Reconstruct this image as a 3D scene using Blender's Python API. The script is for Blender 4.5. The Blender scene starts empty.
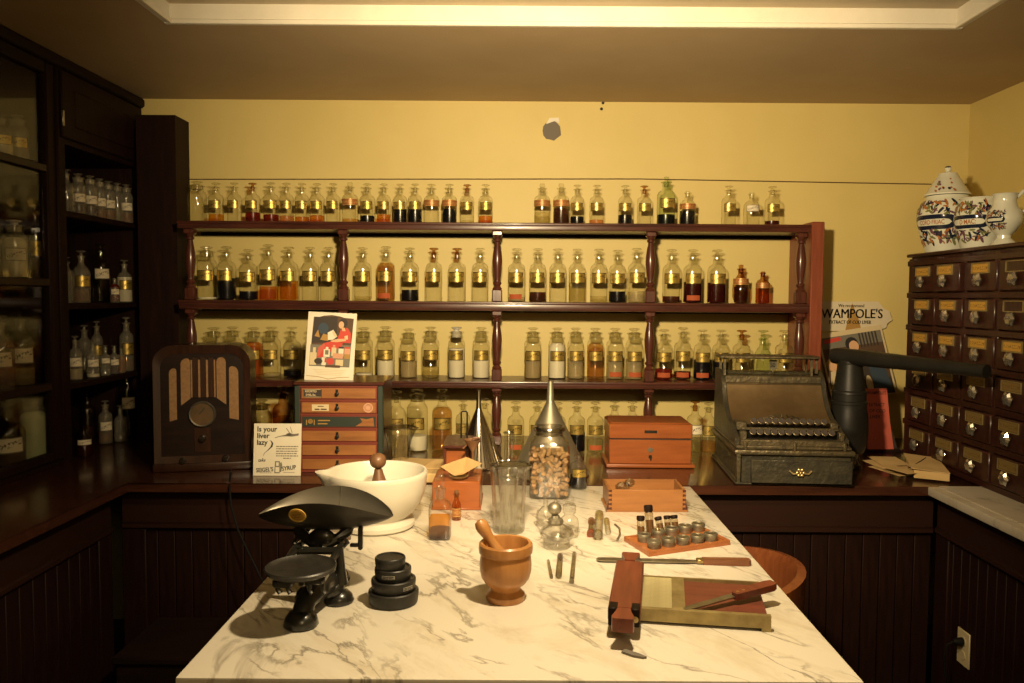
import bpy, bmesh, math, random
from math import sin, cos, pi, radians as R_, sqrt, atan2
from mathutils import Matrix, Vector, Euler

S = bpy.context.scene
COL = S.collection
random.seed(7)

# ---------------------------------------------------------------- camera
F_PX, PITCH, ROLL, CX, CY, EYE = 800.0, R_(3.15), R_(0.38), 522.0, 341.5, 1.55
cam_d = bpy.data.cameras.new('camera')
cam = bpy.data.objects.new('camera', cam_d)
COL.objects.link(cam)
cam_d.sensor_width = 36.0
cam_d.lens = 36.0 * F_PX / 1024.0
cam_d.shift_x = -(CX - 512.0) / 1024.0
cam_d.clip_start = 0.05
cam.matrix_world = Matrix.Translation((0, 0, EYE)) @ Matrix.Rotation(pi / 2 - PITCH, 4, 'X') @ Matrix.Rotation(ROLL, 4, 'Z')
S.camera = cam

# ---------------------------------------------------------------- world, lamps, exposure
S.view_settings.view_transform = 'Standard'
S.view_settings.look = 'None'
S.view_settings.gamma = 1.0
S.view_settings.use_curve_mapping = False
S.view_settings.exposure = 0.0
S.cycles.transparent_max_bounces = 48
S.cycles.max_bounces = 10
S.cycles.caustics_reflective = False
S.cycles.caustics_refractive = False
S.cycles.sample_clamp_indirect = 4.0
w = bpy.data.worlds.new('world'); S.world = w; w.use_nodes = True
w.node_tree.nodes['Background'].inputs[0].default_value = (1.0, 0.72, 0.42, 1)
w.node_tree.nodes['Background'].inputs[1].default_value = 0.02

def spot(name, loc, target, watts, deg, blend, radius, color):
    l = bpy.data.lights.new(name, 'SPOT'); l.energy = watts; l.spot_size = R_(deg); l.spot_blend = blend
    l.shadow_soft_size = radius; l.color = color
    o = bpy.data.objects.new(name, l); COL.objects.link(o); o.location = loc
    o.rotation_euler = (Vector(target) - Vector(loc)).to_track_quat('-Z', 'Y').to_euler()
    return o
WARM = (1.0, 0.77, 0.44)
spot('wall_lamp', (-0.02, 1.0, 1.97), (0.30, 3.75, 1.72), 345, 106, 1.0, 0.05, WARM)
spot('table_lamp', (0.2, 1.39, 2.14), (0.0, 1.38, 0.9), 86, 144, 0.75, 0.035, WARM)
def point(name, loc, watts, radius, color):
    l = bpy.data.lights.new(name, 'POINT'); l.energy = watts; l.shadow_soft_size = radius; l.color = color
    o = bpy.data.objects.new(name, l); COL.objects.link(o); o.location = loc
    return o
point('fill_lamp', (0.5, -0.7, 2.15), 26, 0.3, WARM)  # unseen fill added behind the viewer to lift the shadows on the wall

# ---------------------------------------------------------------- pixel -> point helpers (the pixel only picks a spot on a real plane)
_CR = (Matrix.Rotation(pi / 2 - PITCH, 3, 'X') @ Matrix.Rotation(ROLL, 3, 'Z'))
def _ray(px, py): return _CR @ Vector(((px - CX) / F_PX, -(py - CY) / F_PX, -1.0))
def on_y(px, py, Y):
    d = _ray(px, py); return Vector((0, 0, EYE)) + d * (Y / d.y)
def on_z(px, py, z):
    d = _ray(px, py); return Vector((0, 0, EYE)) + d * ((z - EYE) / d.z)
def on_x(px, py, X):
    d = _ray(px, py); return Vector((0, 0, EYE)) + d * (X / d.x)

# ---------------------------------------------------------------- materials
MATS = {}
def _new(name):
    m = bpy.data.materials.new(name); m.use_nodes = True
    nt = m.node_tree
    for n in list(nt.nodes): nt.nodes.remove(n)
    out = nt.nodes.new('ShaderNodeOutputMaterial')
    MATS[name] = m
    return m, nt, out
def N(nt, typ, **kw):
    n = nt.nodes.new('ShaderNode' + typ)
    for k, v in kw.items(): setattr(n, k, v)
    return n
def setin(n, **kw):
    for k, v in kw.items():
        n.inputs[k.replace('_', ' ')].default_value = v
def ramp(nt, stops):
    r = N(nt, 'ValToRGB'); e = r.color_ramp.elements
    while len(e) < len(stops): e.new(0.5)
    for el, (p, c) in zip(e, stops):
        el.position = p; el.color = (*c, 1) if len(c) == 3 else c
    return r
def coords(nt, scale=(1, 1, 1), kind='Object', rot=(0, 0, 0)):
    t = N(nt, 'TexCoord'); mp = N(nt, 'Mapping')
    mp.inputs['Scale'].default_value = scale; mp.inputs['Rotation'].default_value = rot
    nt.links.new(t.outputs[kind], mp.inputs[0])
    return mp.outputs[0]
def principled(name, c1, c2=None, rough=0.5, metal=0.0, scale=8.0, stretch=(1, 1, 1), bump=0.0, bscale=None, coat=0.0, spec=0.5, detail=4, lo=0.35, hi=0.65, kind='Object', rvar=0.0):
    m, nt, out = _new(name)
    b = N(nt, 'BsdfPrincipled')
    setin(b, Roughness=rough, Metallic=metal)
    b.inputs['Specular IOR Level'].default_value = spec
    b.inputs['Coat Weight'].default_value = coat
    b.inputs['Coat Roughness'].default_value = 0.12
    co = coords(nt, stretch, kind)
    if c2 is None: c2 = tuple(min(1, v * 0.82) for v in c1)
    n = N(nt, 'TexNoise'); setin(n, Scale=scale, Detail=detail, Roughness=0.6)
    nt.links.new(co, n.inputs['Vector'])
    r = ramp(nt, [(lo, c2), (hi, c1)])
    nt.links.new(n.outputs[0], r.inputs[0]); nt.links.new(r.outputs[0], b.inputs['Base Color'])
    if rvar:
        mr = N(nt, 'MapRange'); mr.inputs[3].default_value = max(0, rough - rvar); mr.inputs[4].default_value = min(1, rough + rvar)
        nt.links.new(n.outputs[0], mr.inputs[0]); nt.links.new(mr.outputs[0], b.inputs['Roughness'])
    if bump:
        n2 = N(nt, 'TexNoise'); setin(n2, Scale=bscale or scale * 3, Detail=3.0); nt.links.new(co, n2.inputs['Vector'])
        bp = N(nt, 'Bump'); setin(bp, Strength=bump, Distance=0.004)
        nt.links.new(n2.outputs[0], bp.inputs['Height']); nt.links.new(bp.outputs[0], b.inputs['Normal'])
    nt.links.new(b.outputs[0], out.inputs[0])
    return m
def wood(name, dark, light, rough=0.4, axis='x', scale=6, coat=0.15, spec=0.4):
    st = {'x': (1, 9, 9), 'y': (9, 1, 9), 'z': (9, 9, 1)}[axis]
    return principled(name, light, dark, rough=rough, scale=scale, stretch=st, bump=0.06, coat=coat, spec=spec, lo=0.3, hi=0.7, detail=6)
def thin_glass(name, tint=(0.96, 0.955, 0.91), edge=(0.58, 0.55, 0.43), gloss=0.06, rough=0.07):
    m, nt, out = _new(name)
    lw = N(nt, 'LayerWeight'); setin(lw, Blend=0.5)
    pw = N(nt, 'Math', operation='POWER'); pw.inputs[1].default_value = 4.0
    nt.links.new(lw.outputs['Facing'], pw.inputs[0])
    r = ramp(nt, [(0.0, tint), (0.85, edge)])
    nt.links.new(pw.outputs[0], r.inputs[0])
    tr = N(nt, 'BsdfTransparent'); nt.links.new(r.outputs[0], tr.inputs[0])
    gl = N(nt, 'BsdfAnisotropic') if False else N(nt, 'BsdfGlossy'); setin(gl, Roughness=rough)
    mul = N(nt, 'Math', operation='MULTIPLY_ADD'); mul.inputs[1].default_value = 0.55; mul.inputs[2].default_value = gloss
    p5 = N(nt, 'Math', operation='POWER'); p5.inputs[1].default_value = 4.0
    nt.links.new(lw.outputs['Facing'], p5.inputs[0]); nt.links.new(p5.outputs[0], mul.inputs[0])
    mx = N(nt, 'MixShader'); nt.links.new(mul.outputs[0], mx.inputs[0])
    nt.links.new(tr.outputs[0], mx.inputs[1]); nt.links.new(gl.outputs[0], mx.inputs[2])
    nt.links.new(mx.outputs[0], out.inputs[0])
    return m
def liquid(name, tint, body=(0, 0, 0), opaque=0.0):
    """tinted clear liquid; opaque = share of a diffuse body (powders, cloudy mixtures)"""
    m, nt, out = _new(name)
    tr = N(nt, 'BsdfTransparent'); tr.inputs[0].default_value = (*tint, 1)
    d = N(nt, 'BsdfPrincipled'); d.inputs['Base Color'].default_value = (*body, 1); setin(d, Roughness=0.25)
    mx = N(nt, 'MixShader'); mx.inputs[0].default_value = opaque
    nt.links.new(tr.outputs[0], mx.inputs[1]); nt.links.new(d.outputs[0], mx.inputs[2]); nt.links.new(mx.outputs[0], out.inputs[0])
    return m
def marble(name, base=(0.71, 0.66, 0.56), vein=(0.28, 0.25, 0.2), rough=0.22):
    m, nt, out = _new(name)
    b = N(nt, 'BsdfPrincipled'); setin(b, Roughness=rough)
    co = coords(nt, (1, 1, 1), 'Object', (0, 0, R_(52)))
    st = N(nt, 'Mapping'); st.inputs['Scale'].default_value = (1.0, 2.7, 1.0); nt.links.new(co, st.inputs[0])
    def vein_at(scale, width, lo, hi, off):
        sh = N(nt, 'Mapping'); sh.inputs['Location'].default_value = (off, off * 0.7, 0); nt.links.new(st.outputs[0], sh.inputs[0])
        n = N(nt, 'TexNoise'); setin(n, Scale=scale, Detail=7.0, Roughness=0.55, Distortion=0.5); nt.links.new(sh.outputs[0], n.inputs['Vector'])
        a = N(nt, 'Math', operation='SUBTRACT'); a.inputs[1].default_value = 0.5; nt.links.new(n.outputs[0], a.inputs[0])
        b2 = N(nt, 'Math', operation='ABSOLUTE'); nt.links.new(a.outputs[0], b2.inputs[0])
        vr = ramp(nt, [(0.0, (1, 1, 1)), (width, (0, 0, 0))]); nt.links.new(b2.outputs[0], vr.inputs[0])
        msk = N(nt, 'TexNoise'); setin(msk, Scale=scale * 1.3, Detail=3.0); nt.links.new(sh.outputs[0], msk.inputs['Vector'])
        mr = ramp(nt, [(lo, (0, 0, 0)), (hi, (1, 1, 1))]); nt.links.new(msk.outputs[0], mr.inputs[0])
        m2 = N(nt, 'MixRGB', blend_type='MULTIPLY'); m2.inputs[0].default_value = 1.0
        nt.links.new(vr.outputs[0], m2.inputs[1]); nt.links.new(mr.outputs[0], m2.inputs[2])
        return m2.outputs[0]
    va, vb = vein_at(1.7, 0.014, 0.38, 0.56, 0.0), vein_at(3.6, 0.026, 0.46, 0.62, 3.1)
    mm = N(nt, 'MixRGB', blend_type='LIGHTEN'); mm.inputs[0].default_value = 0.85
    nt.links.new(va, mm.inputs[1]); nt.links.new(vb, mm.inputs[2])
    cl = N(nt, 'TexNoise'); setin(cl, Scale=3.0, Detail=7.0, Roughness=0.7, Distortion=0.6); nt.links.new(st.outputs[0], cl.inputs['Vector'])
    cr = ramp(nt, [(0.28, tuple(c * k for c, k in zip(base, (0.80, 0.75, 0.66)))), (0.5, base)]); nt.links.new(cl.outputs[0], cr.inputs[0])
    mx = N(nt, 'MixRGB'); nt.links.new(mm.outputs[0], mx.inputs[0]); nt.links.new(cr.outputs[0], mx.inputs[1]); mx.inputs[2].default_value = (*vein, 1)
    nt.links.new(mx.outputs[0], b.inputs['Base Color']); nt.links.new(b.outputs[0], out.inputs[0])
    return m
def label_mat(name, paper, ink, diag=True, metal=0.0, rough=0.5, ink_amount=0.5):
    """printed label: border, diagonal title ribbon and unreadable small script, by the patch's own UV"""
    m, nt, out = _new(name)
    b = N(nt, 'BsdfPrincipled'); setin(b, Roughness=rough, Metallic=metal)
    uv = N(nt, 'TexCoord').outputs['UV']
    sep = N(nt, 'SeparateXYZ'); nt.links.new(uv, sep.inputs[0])
    def math(op, a, bb):
        n = N(nt, 'Math', operation=op)
        for i, q in enumerate((a, bb)):
            if isinstance(q, (int, float)): n.inputs[i].default_value = q
            else: nt.links.new(q, n.inputs[i])
        return n.outputs[0]
    u, v = sep.outputs[0], sep.outputs[1]
    slope = math('MULTIPLY', math('SUBTRACT', u, 0.5), 0.5 if diag else 0.0)
    t = math('SUBTRACT', math('SUBTRACT', v, 0.5), slope)
    band = math('LESS_THAN', math('ABSOLUTE', t, 0), 0.17)
    st = N(nt, 'Mapping'); st.inputs['Scale'].default_value = (16, 5, 1); nt.links.new(uv, st.inputs[0])
    n = N(nt, 'TexNoise'); setin(n, Scale=1.0, Detail=2.0); nt.links.new(st.outputs[0], n.inputs['Vector'])
    scr = math('GREATER_THAN', n.outputs[0], 0.53)
    script = math('MULTIPLY', scr, band)
    bu = math('GREATER_THAN', math('ABSOLUTE', math('SUBTRACT', u, 0.5), 0), 0.46)
    bv = math('GREATER_THAN', math('ABSOLUTE', math('SUBTRACT', v, 0.5), 0), 0.43)
    fac = math('MULTIPLY', math('MAXIMUM', math('MAXIMUM', script, bu), bv), ink_amount)
    mx = N(nt, 'MixRGB'); nt.links.new(fac, mx.inputs[0]); mx.inputs[1].default_value = (*paper, 1); mx.inputs[2].default_value = (*ink, 1)
    nt.links.new(mx.outputs[0], b.inputs['Base Color']); nt.links.new(b.outputs[0], out.inputs[0])
    return m
def plain(name, c, rough=0.6, metal=0.0, spec=0.5): return principled(name, c, c, rough=rough, metal=metal, scale=3, spec=spec)

principled('wall_paint', (0.63, 0.505, 0.19), (0.58, 0.46, 0.165), rough=0.55, scale=1.6, bump=0.05, bscale=40, detail=5)
principled('ceiling_paint', (0.42, 0.31, 0.18), (0.385, 0.28, 0.16), rough=0.75, scale=2.5)
principled('upper_ceiling', (0.55, 0.46, 0.32), None, rough=0.8, scale=2)
principled('white_trim', (0.72, 0.68, 0.58), (0.66, 0.61, 0.51), rough=0.45, scale=6)
principled('floor_boards', (0.05, 0.03, 0.018), None, rough=0.5, scale=5)
wood('mahogany', (0.035, 0.011, 0.008), (0.085, 0.025, 0.016), rough=0.3, axis='x')
wood('mahogany_z', (0.045, 0.013, 0.009), (0.10, 0.029, 0.017), rough=0.28, axis='z', coat=0.3)
wood('panel_red', (0.15, 0.035, 0.016), (0.24, 0.06, 0.028), rough=0.4, axis='z')
wood('dark_wood', (0.008, 0.0024, 0.0014), (0.019, 0.006, 0.003), rough=0.6, axis='z', coat=0.0, spec=0.16)
wood('dark_wood_x', (0.02, 0.008, 0.005), (0.024, 0.008, 0.0045), rough=0.45, axis='x', coat=0.0, spec=0.3)
wood('counter_wood', (0.028, 0.010, 0.006), (0.066, 0.022, 0.011), rough=0.22, axis='x', coat=0.35)
wood('drawer_wood', (0.018, 0.006, 0.004), (0.05, 0.015, 0.009), rough=0.35, axis='y')
wood('red_box', (0.22, 0.062, 0.017), (0.30, 0.088, 0.025), rough=0.3, axis='x')
wood('dovetail_wood', (0.21, 0.085, 0.026), (0.29, 0.125, 0.04), rough=0.45, axis='x')
wood('turned_wood', (0.36, 0.155, 0.045), (0.5, 0.235, 0.075), rough=0.33, axis='z', scale=5)
wood('pestle_dark', (0.11, 0.052, 0.023), (0.18, 0.085, 0.038), rough=0.45, axis='z')
wood('pill_wood', (0.12, 0.03, 0.015), (0.21, 0.054, 0.026), rough=0.4, axis='y')
wood('pill_bed', (0.12, 0.035, 0.02), (0.2, 0.055, 0.03), rough=0.5, axis='x')
wood('black_wood', (0.009, 0.005, 0.004), (0.018, 0.009, 0.006), rough=0.5, axis='x', coat=0.0, spec=0.12)
wood('tray_wood', (0.27, 0.085, 0.025), (0.4, 0.14, 0.045), rough=0.35, axis='x')
wood('chair_wood', (0.14, 0.04, 0.014), (0.22, 0.068, 0.023), rough=0.3, axis='z')
wood('radio_wood', (0.016, 0.006, 0.004), (0.036, 0.014, 0.008), rough=0.3, axis='z', coat=0.25)
wood('drawer_orange', (0.19, 0.072, 0.02), (0.36, 0.145, 0.042), rough=0.5, axis='x', scale=4)
wood('knife_wood', (0.12, 0.04, 0.018), (0.21, 0.085, 0.04), rough=0.4, axis='x')
plain('cab_red', (0.16, 0.028, 0.014), 0.5)
plain('cab_green', (0.02, 0.03, 0.022), 0.5)
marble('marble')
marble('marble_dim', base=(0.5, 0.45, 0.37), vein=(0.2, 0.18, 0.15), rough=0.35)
principled('ceramic', (0.60, 0.56, 0.47), (0.55, 0.51, 0.42), rough=0.35, scale=3)
principled('jar_glaze', (0.66, 0.66, 0.56), (0.6, 0.6, 0.5), rough=0.12, scale=3, coat=0.5)
principled('black_iron', (0.012, 0.012, 0.010), (0.02, 0.019, 0.016), rough=0.28, scale=20, bump=0.1, bscale=60, coat=0.3)
principled('weight_iron', (0.016, 0.015, 0.013), (0.03, 0.028, 0.024), rough=0.42, scale=30, bump=0.15, bscale=80)
principled('zinc', (0.22, 0.20, 0.16), (0.16, 0.145, 0.115), rough=0.42, metal=0.75, scale=6)
principled('scoop_outer', (0.06, 0.052, 0.04), (0.04, 0.035, 0.028), rough=0.4, metal=0.4, scale=6)
principled('tin_plate', (0.62, 0.56, 0.46), (0.5, 0.45, 0.36), rough=0.2, metal=1.0, scale=6)
principled('tin_dull', (0.34, 0.30, 0.22), (0.26, 0.23, 0.165), rough=0.46, metal=0.8, scale=6)
principled('brass', (0.55, 0.42, 0.20), (0.42, 0.31, 0.14), rough=0.34, metal=0.9, scale=9)
principled('old_brass', (0.42, 0.335, 0.15), (0.27, 0.205, 0.09), rough=0.5, metal=0.6, scale=22, rvar=0.1)
principled('groove_brass', (0.50, 0.44, 0.23), (0.40, 0.34, 0.17), rough=0.45, metal=0.35, scale=30)
principled('steel', (0.42, 0.39, 0.31), (0.27, 0.24, 0.18), rough=0.3, metal=0.9, scale=12)
principled('register_metal', (0.19, 0.15, 0.085), (0.10, 0.085, 0.055), rough=0.42, metal=0.75, scale=16, bump=0.7, bscale=70)
principled('register_lid', (0.25, 0.17, 0.085), (0.16, 0.105, 0.05), rough=0.4, metal=0.7, scale=6, bump=0.12, bscale=50)
principled('register_green', (0.085, 0.075, 0.05), (0.05, 0.045, 0.033), rough=0.42, metal=0.5, scale=14, bump=0.8, bscale=60)
principled('kettle_tin', (0.018, 0.017, 0.014), (0.011, 0.010, 0.009), rough=0.42, metal=0.1, scale=7, spec=0.25)
plain('seam_brown', (0.09, 0.05, 0.02), 0.8)
plain('black_matte', (0.008, 0.008, 0.008), 0.6, spec=0.12)
plain('bakelite', (0.012, 0.008, 0.006), 0.2)
principled('grille_cloth', (0.25, 0.14, 0.06), (0.19, 0.10, 0.042), rough=0.9, scale=120)
principled('dial_face', (0.10, 0.055, 0.02), (0.05, 0.03, 0.012), rough=0.4, scale=14)
principled('paper', (0.70, 0.65, 0.53), (0.66, 0.60, 0.47), rough=0.8, scale=5)
principled('old_paper', (0.58, 0.40, 0.18), (0.48, 0.32, 0.13), rough=0.85, scale=8)
principled('filter_paper', (0.70, 0.48, 0.22), (0.62, 0.41, 0.17), rough=0.85, scale=8)
plain('ink', (0.012, 0.011, 0.01), 0.7)
plain('ink_soft', (0.16, 0.14, 0.11), 0.8)
plain('red_print', (0.50, 0.045, 0.025), 0.6)
plain('red_card', (0.50, 0.10, 0.065), 0.7)
plain('sign_board', (0.60, 0.52, 0.37), 0.7)
plain('skin_print', (0.62, 0.36, 0.2), 0.7)
plain('brown_print', (0.085, 0.045, 0.022), 0.7)
plain('dark_print', (0.035, 0.025, 0.02), 0.7)
plain('grey_print', (0.16, 0.145, 0.11), 0.7)
plain('blue_print', (0.03, 0.05, 0.075), 0.7)
plain('cream_print', (0.58, 0.47, 0.28), 0.7)
plain('pink_print', (0.55, 0.28, 0.17), 0.7)
plain('ochre_print', (0.36, 0.2, 0.045), 0.7)
plain('gold_badge', (0.72, 0.43, 0.06), 0.45)
plain('navy_glaze', (0.012, 0.016, 0.035), 0.12)
plain('violet_glaze', (0.14, 0.06, 0.09), 0.15)
plain('rust_glaze', (0.36, 0.13, 0.03), 0.15)
plain('green_glaze', (0.16, 0.17, 0.06), 0.15)
plain('plaster_grey', (0.16, 0.14, 0.115), 0.9)
plain('outlet_plastic', (0.55, 0.46, 0.28), 0.4)
plain('red_seal', (0.38, 0.085, 0.03), 0.7, spec=0.2)
principled('cork', (0.36, 0.22, 0.10), (0.24, 0.135, 0.06), rough=0.85, scale=120, kind='Object')
principled('glass_knob', (0.42, 0.38, 0.31), (0.3, 0.27, 0.22), rough=0.12, metal=0.75, scale=60)
thin_glass('glass')
thin_glass('glass_hero', (0.992, 0.99, 0.975), (0.52, 0.50, 0.42), 0.11, 0.05)
thin_glass('crystal', (0.93, 0.92, 0.88), (0.6, 0.58, 0.5), 0.38, 0.12)
thin_glass('glass_green', (0.88, 0.92, 0.80), (0.42, 0.46, 0.32), 0.06)
thin_glass('glass_brown', (0.75, 0.55, 0.34), (0.3, 0.18, 0.08), 0.05)
thin_glass('glass_tea', (0.84, 0.62, 0.34), (0.34, 0.18, 0.06), 0.05)
thin_glass('window_pane', (0.93, 0.93, 0.9), (0.7, 0.7, 0.66), 0.03)
thin_glass('smoke_glass', (0.80, 0.77, 0.67), (0.48, 0.46, 0.37), 0.09)
def hazy_glass(name, amount, dust=(0.5, 0.46, 0.36)):  # pale haze brightens bottles in dark cabinets: residue and painted light together
    thin_glass(name, (0.93, 0.92, 0.87), (0.6, 0.58, 0.48), 0.07)
    nt = MATS[name].node_tree; out = [n for n in nt.nodes if n.type == 'OUTPUT_MATERIAL'][0]; src = out.inputs[0].links[0].from_socket
    d = N(nt, 'BsdfDiffuse'); d.inputs[0].default_value = (*dust, 1)
    mx = N(nt, 'MixShader'); mx.inputs[0].default_value = amount
    nt.links.new(src, mx.inputs[1]); nt.links.new(d.outputs[0], mx.inputs[2]); nt.links.new(mx.outputs[0], out.inputs[0])
hazy_glass('glass_hazy', 0.16)
for nm, tint, body, op in (
    ('black', (0.05, 0.03, 0.02), (0.006, 0.006, 0.008), 0.9), ('amber', (0.93, 0.66, 0.22), (0.45, 0.2, 0.03), 0.12),
    ('orange', (0.93, 0.58, 0.25), (0.36, 0.14, 0.04), 0.14), ('red', (0.55, 0.13, 0.08), (0.2, 0.025, 0.015), 0.3),
    ('darkred', (0.26, 0.035, 0.025), (0.06, 0.008, 0.006), 0.5), ('brown', (0.38, 0.15, 0.06), (0.08, 0.03, 0.015), 0.45),
    ('tea', (0.90, 0.72, 0.45), (0.34, 0.2, 0.08), 0.14), ('pale', (0.88, 0.85, 0.7), (0.5, 0.42, 0.25), 0.08),
    ('cloudy', (0.85, 0.8, 0.62), (0.6, 0.5, 0.3), 0.35), ('powder', (0.8, 0.78, 0.7), (0.72, 0.66, 0.5), 0.96),
    ('dust', (0.75, 0.66, 0.44), (0.52, 0.42, 0.23), 0.5), ('pinkish', (0.9, 0.62, 0.42), (0.45, 0.2, 0.1), 0.2), ('milk', (0.6, 0.65, 0.45), (0.5, 0.56, 0.34), 0.97)):
    liquid('liq_' + nm, tint, body, op)
label_mat('lab_gold', (0.52, 0.37, 0.095), (0.05, 0.03, 0.012), True, 0.75, 0.36, 0.85)
label_mat('lab_band', (0.34, 0.13, 0.04), (0.55, 0.36, 0.12), False, 0.3, 0.4, 0.8)
label_mat('lab_white', (0.66, 0.58, 0.42), (0.05, 0.04, 0.03), True, 0, 0.7, 0.85)
label_mat('lab_red', (0.5, 0.1, 0.04), (0.62, 0.5, 0.3), False, 0, 0.7, 0.5)
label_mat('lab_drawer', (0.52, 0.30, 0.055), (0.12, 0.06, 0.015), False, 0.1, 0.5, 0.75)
label_mat('lab_drawer_shaded', (0.20, 0.13, 0.04), (0.08, 0.045, 0.012), False, 0.1, 0.5, 0.75)  # darker copy for the lower rows, their weaker light put into the colour
label_mat('lab_weight', (0.02, 0.019, 0.016), (0.55, 0.52, 0.45), False, 0, 0.5, 0.8)

# ---------------------------------------------------------------- geometry builder
class G:
    def __init__(s): s.bm = bmesh.new(); s.mi = 0; s.uv = s.bm.loops.layers.uv.new('UVMap')
    def m(s, i): s.mi = i; return s
    def _mark(s, faces):
        for f in faces: f.material_index = s.mi
    def box(s, c, d, rot=None, bev=0.0, seg=1):
        r = bmesh.ops.create_cube(s.bm, size=1.0)
        vs = r['verts']
        fs = set(f for v in vs for f in v.link_faces)
        M = Matrix.Translation(c) @ (Euler(rot).to_matrix().to_4x4() if rot else Matrix()) @ Matrix.Diagonal((*d, 1))
        bmesh.ops.transform(s.bm, matrix=M, verts=vs)
        if bev > 0:
            es = list(set(e for v in vs for e in v.link_edges))
            q = bmesh.ops.bevel(s.bm, geom=es, offset=min(bev, min(d) * 0.45), segments=seg, affect='EDGES', profile=0.6)
            fs = set(f for f in q['faces']) | set(f for v in q['verts'] for f in v.link_faces)
        s._mark(f for f in fs if f.is_valid)
        return s
    def span(s, x0, x1, y0, y1, z0, z1, bev=0.0, seg=1):
        return s.box(((x0 + x1) / 2, (y0 + y1) / 2, (z0 + z1) / 2), (abs(x1 - x0), abs(y1 - y0), abs(z1 - z0)), None, bev, seg)
    def lathe(s, prof, seg=24, c=(0, 0, 0), M=None, rib=None, sx=1.0, sy=1.0, lip=None):
        """prof: (r, z) list; rib=(n, depth); lip(a, r, z)->(dr, dz)"""
        rings = []
        for (r, z) in prof:
            if r <= 1e-6: rings.append([s.bm.verts.new((0, 0, z))])
            else:
                ring = []
                for k in range(seg):
                    a = 2 * pi * k / seg
                    rr = r * (1 + (rib[1] * cos(rib[0] * a) if rib else 0)); zz = z
                    if lip: dr, dz = lip(a, r, z); rr += dr; zz += dz
                    ring.append(s.bm.verts.new((rr * cos(a) * sx, rr * sin(a) * sy, zz)))
                rings.append(ring)
        fs = []
        for A, B in zip(rings, rings[1:]):
            if len(A) == 1 and len(B) == 1: continue
            for k in range(seg):
                j = (k + 1) % seg
                if len(A) == 1: f = (A[0], B[k], B[j])
                elif len(B) == 1: f = (A[k], B[0], A[j])
                else: f = (A[k], B[k], B[j], A[j])
                fs.append(s.bm.faces.new(f))
        for rg in (rings[0], rings[-1]):
            if len(rg) > 1 and rings[0] is not rings[-1]:
                try: fs.append(s.bm.faces.new(rg))
                except ValueError: pass
        T = Matrix.Translation(c) @ (M.to_4x4() if M else Matrix())
        bmesh.ops.transform(s.bm, matrix=T, verts=[v for rg in rings for v in rg])
        s._mark(fs); return s
    def prism(s, poly, t0, t1, axis='y', M=None):
        """extrude a 2-D outline between t0 and t1 along axis; axis y: (u,v)->(u,t,v); z: (u,v,t); x: (t,u,v)"""
        mp = {'y': lambda u, v, t: (u, t, v), 'z': lambda u, v, t: (u, v, t), 'x': lambda u, v, t: (t, u, v)}[axis]
        a = [s.bm.verts.new(mp(u, v, t0)) for u, v in poly]; b = [s.bm.verts.new(mp(u, v, t1)) for u, v in poly]
        n = len(poly); fs = [s.bm.faces.new(a), s.bm.faces.new(b[::-1])]
        for k in range(n): fs.append(s.bm.faces.new((a[k], b[k], b[(k + 1) % n], a[(k + 1) % n])))
        if M: bmesh.ops.transform(s.bm, matrix=M, verts=a + b)
        s._mark(fs); return s
    def tube(s, pts, rad, seg=10, cap=True):
        pts = [Vector(p) for p in pts]; n = len(pts)
        rads = rad if isinstance(rad, (list, tuple)) else [rad] * n
        rings = []; up = None
        for i, p in enumerate(pts):
            d = (pts[min(i + 1, n - 1)] - pts[max(i - 1, 0)]).normalized()
            if up is None:
                up = Vector((0, 0, 1)) if abs(d.z) < 0.9 else Vector((1, 0, 0))
            a = d.cross(up).normalized(); up = a.cross(d).normalized()
            rings.append([s.bm.verts.new(p + (a * cos(2 * pi * k / seg) + up * sin(2 * pi * k / seg)) * rads[i]) for k in range(seg)])
        fs = []
        for A, B in zip(rings, rings[1:]):
            for k in range(seg): fs.append(s.bm.faces.new((A[k], A[(k + 1) % seg], B[(k + 1) % seg], B[k])))
        if cap: fs += [s.bm.faces.new(rings[0][::-1]), s.bm.faces.new(rings[-1])]
        s._mark(fs); return s
    def ball(s, c, r, seg=16, rings=10, rot=None):
        r = (r, r, r) if isinstance(r, (int, float)) else r
        q = bmesh.ops.create_uvsphere(s.bm, u_segments=seg, v_segments=rings, radius=1.0)
        M = Matrix.Translation(c) @ (Euler(rot).to_matrix().to_4x4() if rot else Matrix()) @ Matrix.Diagonal((*r, 1))
        bmesh.ops.transform(s.bm, matrix=M, verts=q['verts'])
        s._mark(set(f for v in q['verts'] for f in v.link_faces)); return s
    def patch(s, r, a0, a1, z0, z1, n=10, t=0.0008, cy=0.0):
        """curved label on a cylinder of radius r, angles from -Y direction, with UVs"""
        rows = []
        for rad in (r + t, r):
            rows.append([[s.bm.verts.new((rad * sin(a0 + (a1 - a0) * k / n), -rad * cos(a0 + (a1 - a0) * k / n) + cy, z)) for k in range(n + 1)] for z in (z0, z1)])
        fs = []
        for k in range(n):
            f = s.bm.faces.new((rows[0][0][k], rows[0][0][k + 1], rows[0][1][k + 1], rows[0][1][k]))
            for lp, (u, v) in zip(f.loops, ((k / n, 0), ((k + 1) / n, 0), ((k + 1) / n, 1), (k / n, 1))): lp[s.uv].uv = (u, v)
            fs.append(f)
            for z in (0, 1): fs.append(s.bm.faces.new((rows[0][z][k], rows[1][z][k], rows[1][z][k + 1], rows[0][z][k + 1])))
        s._mark(fs); return s
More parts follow.
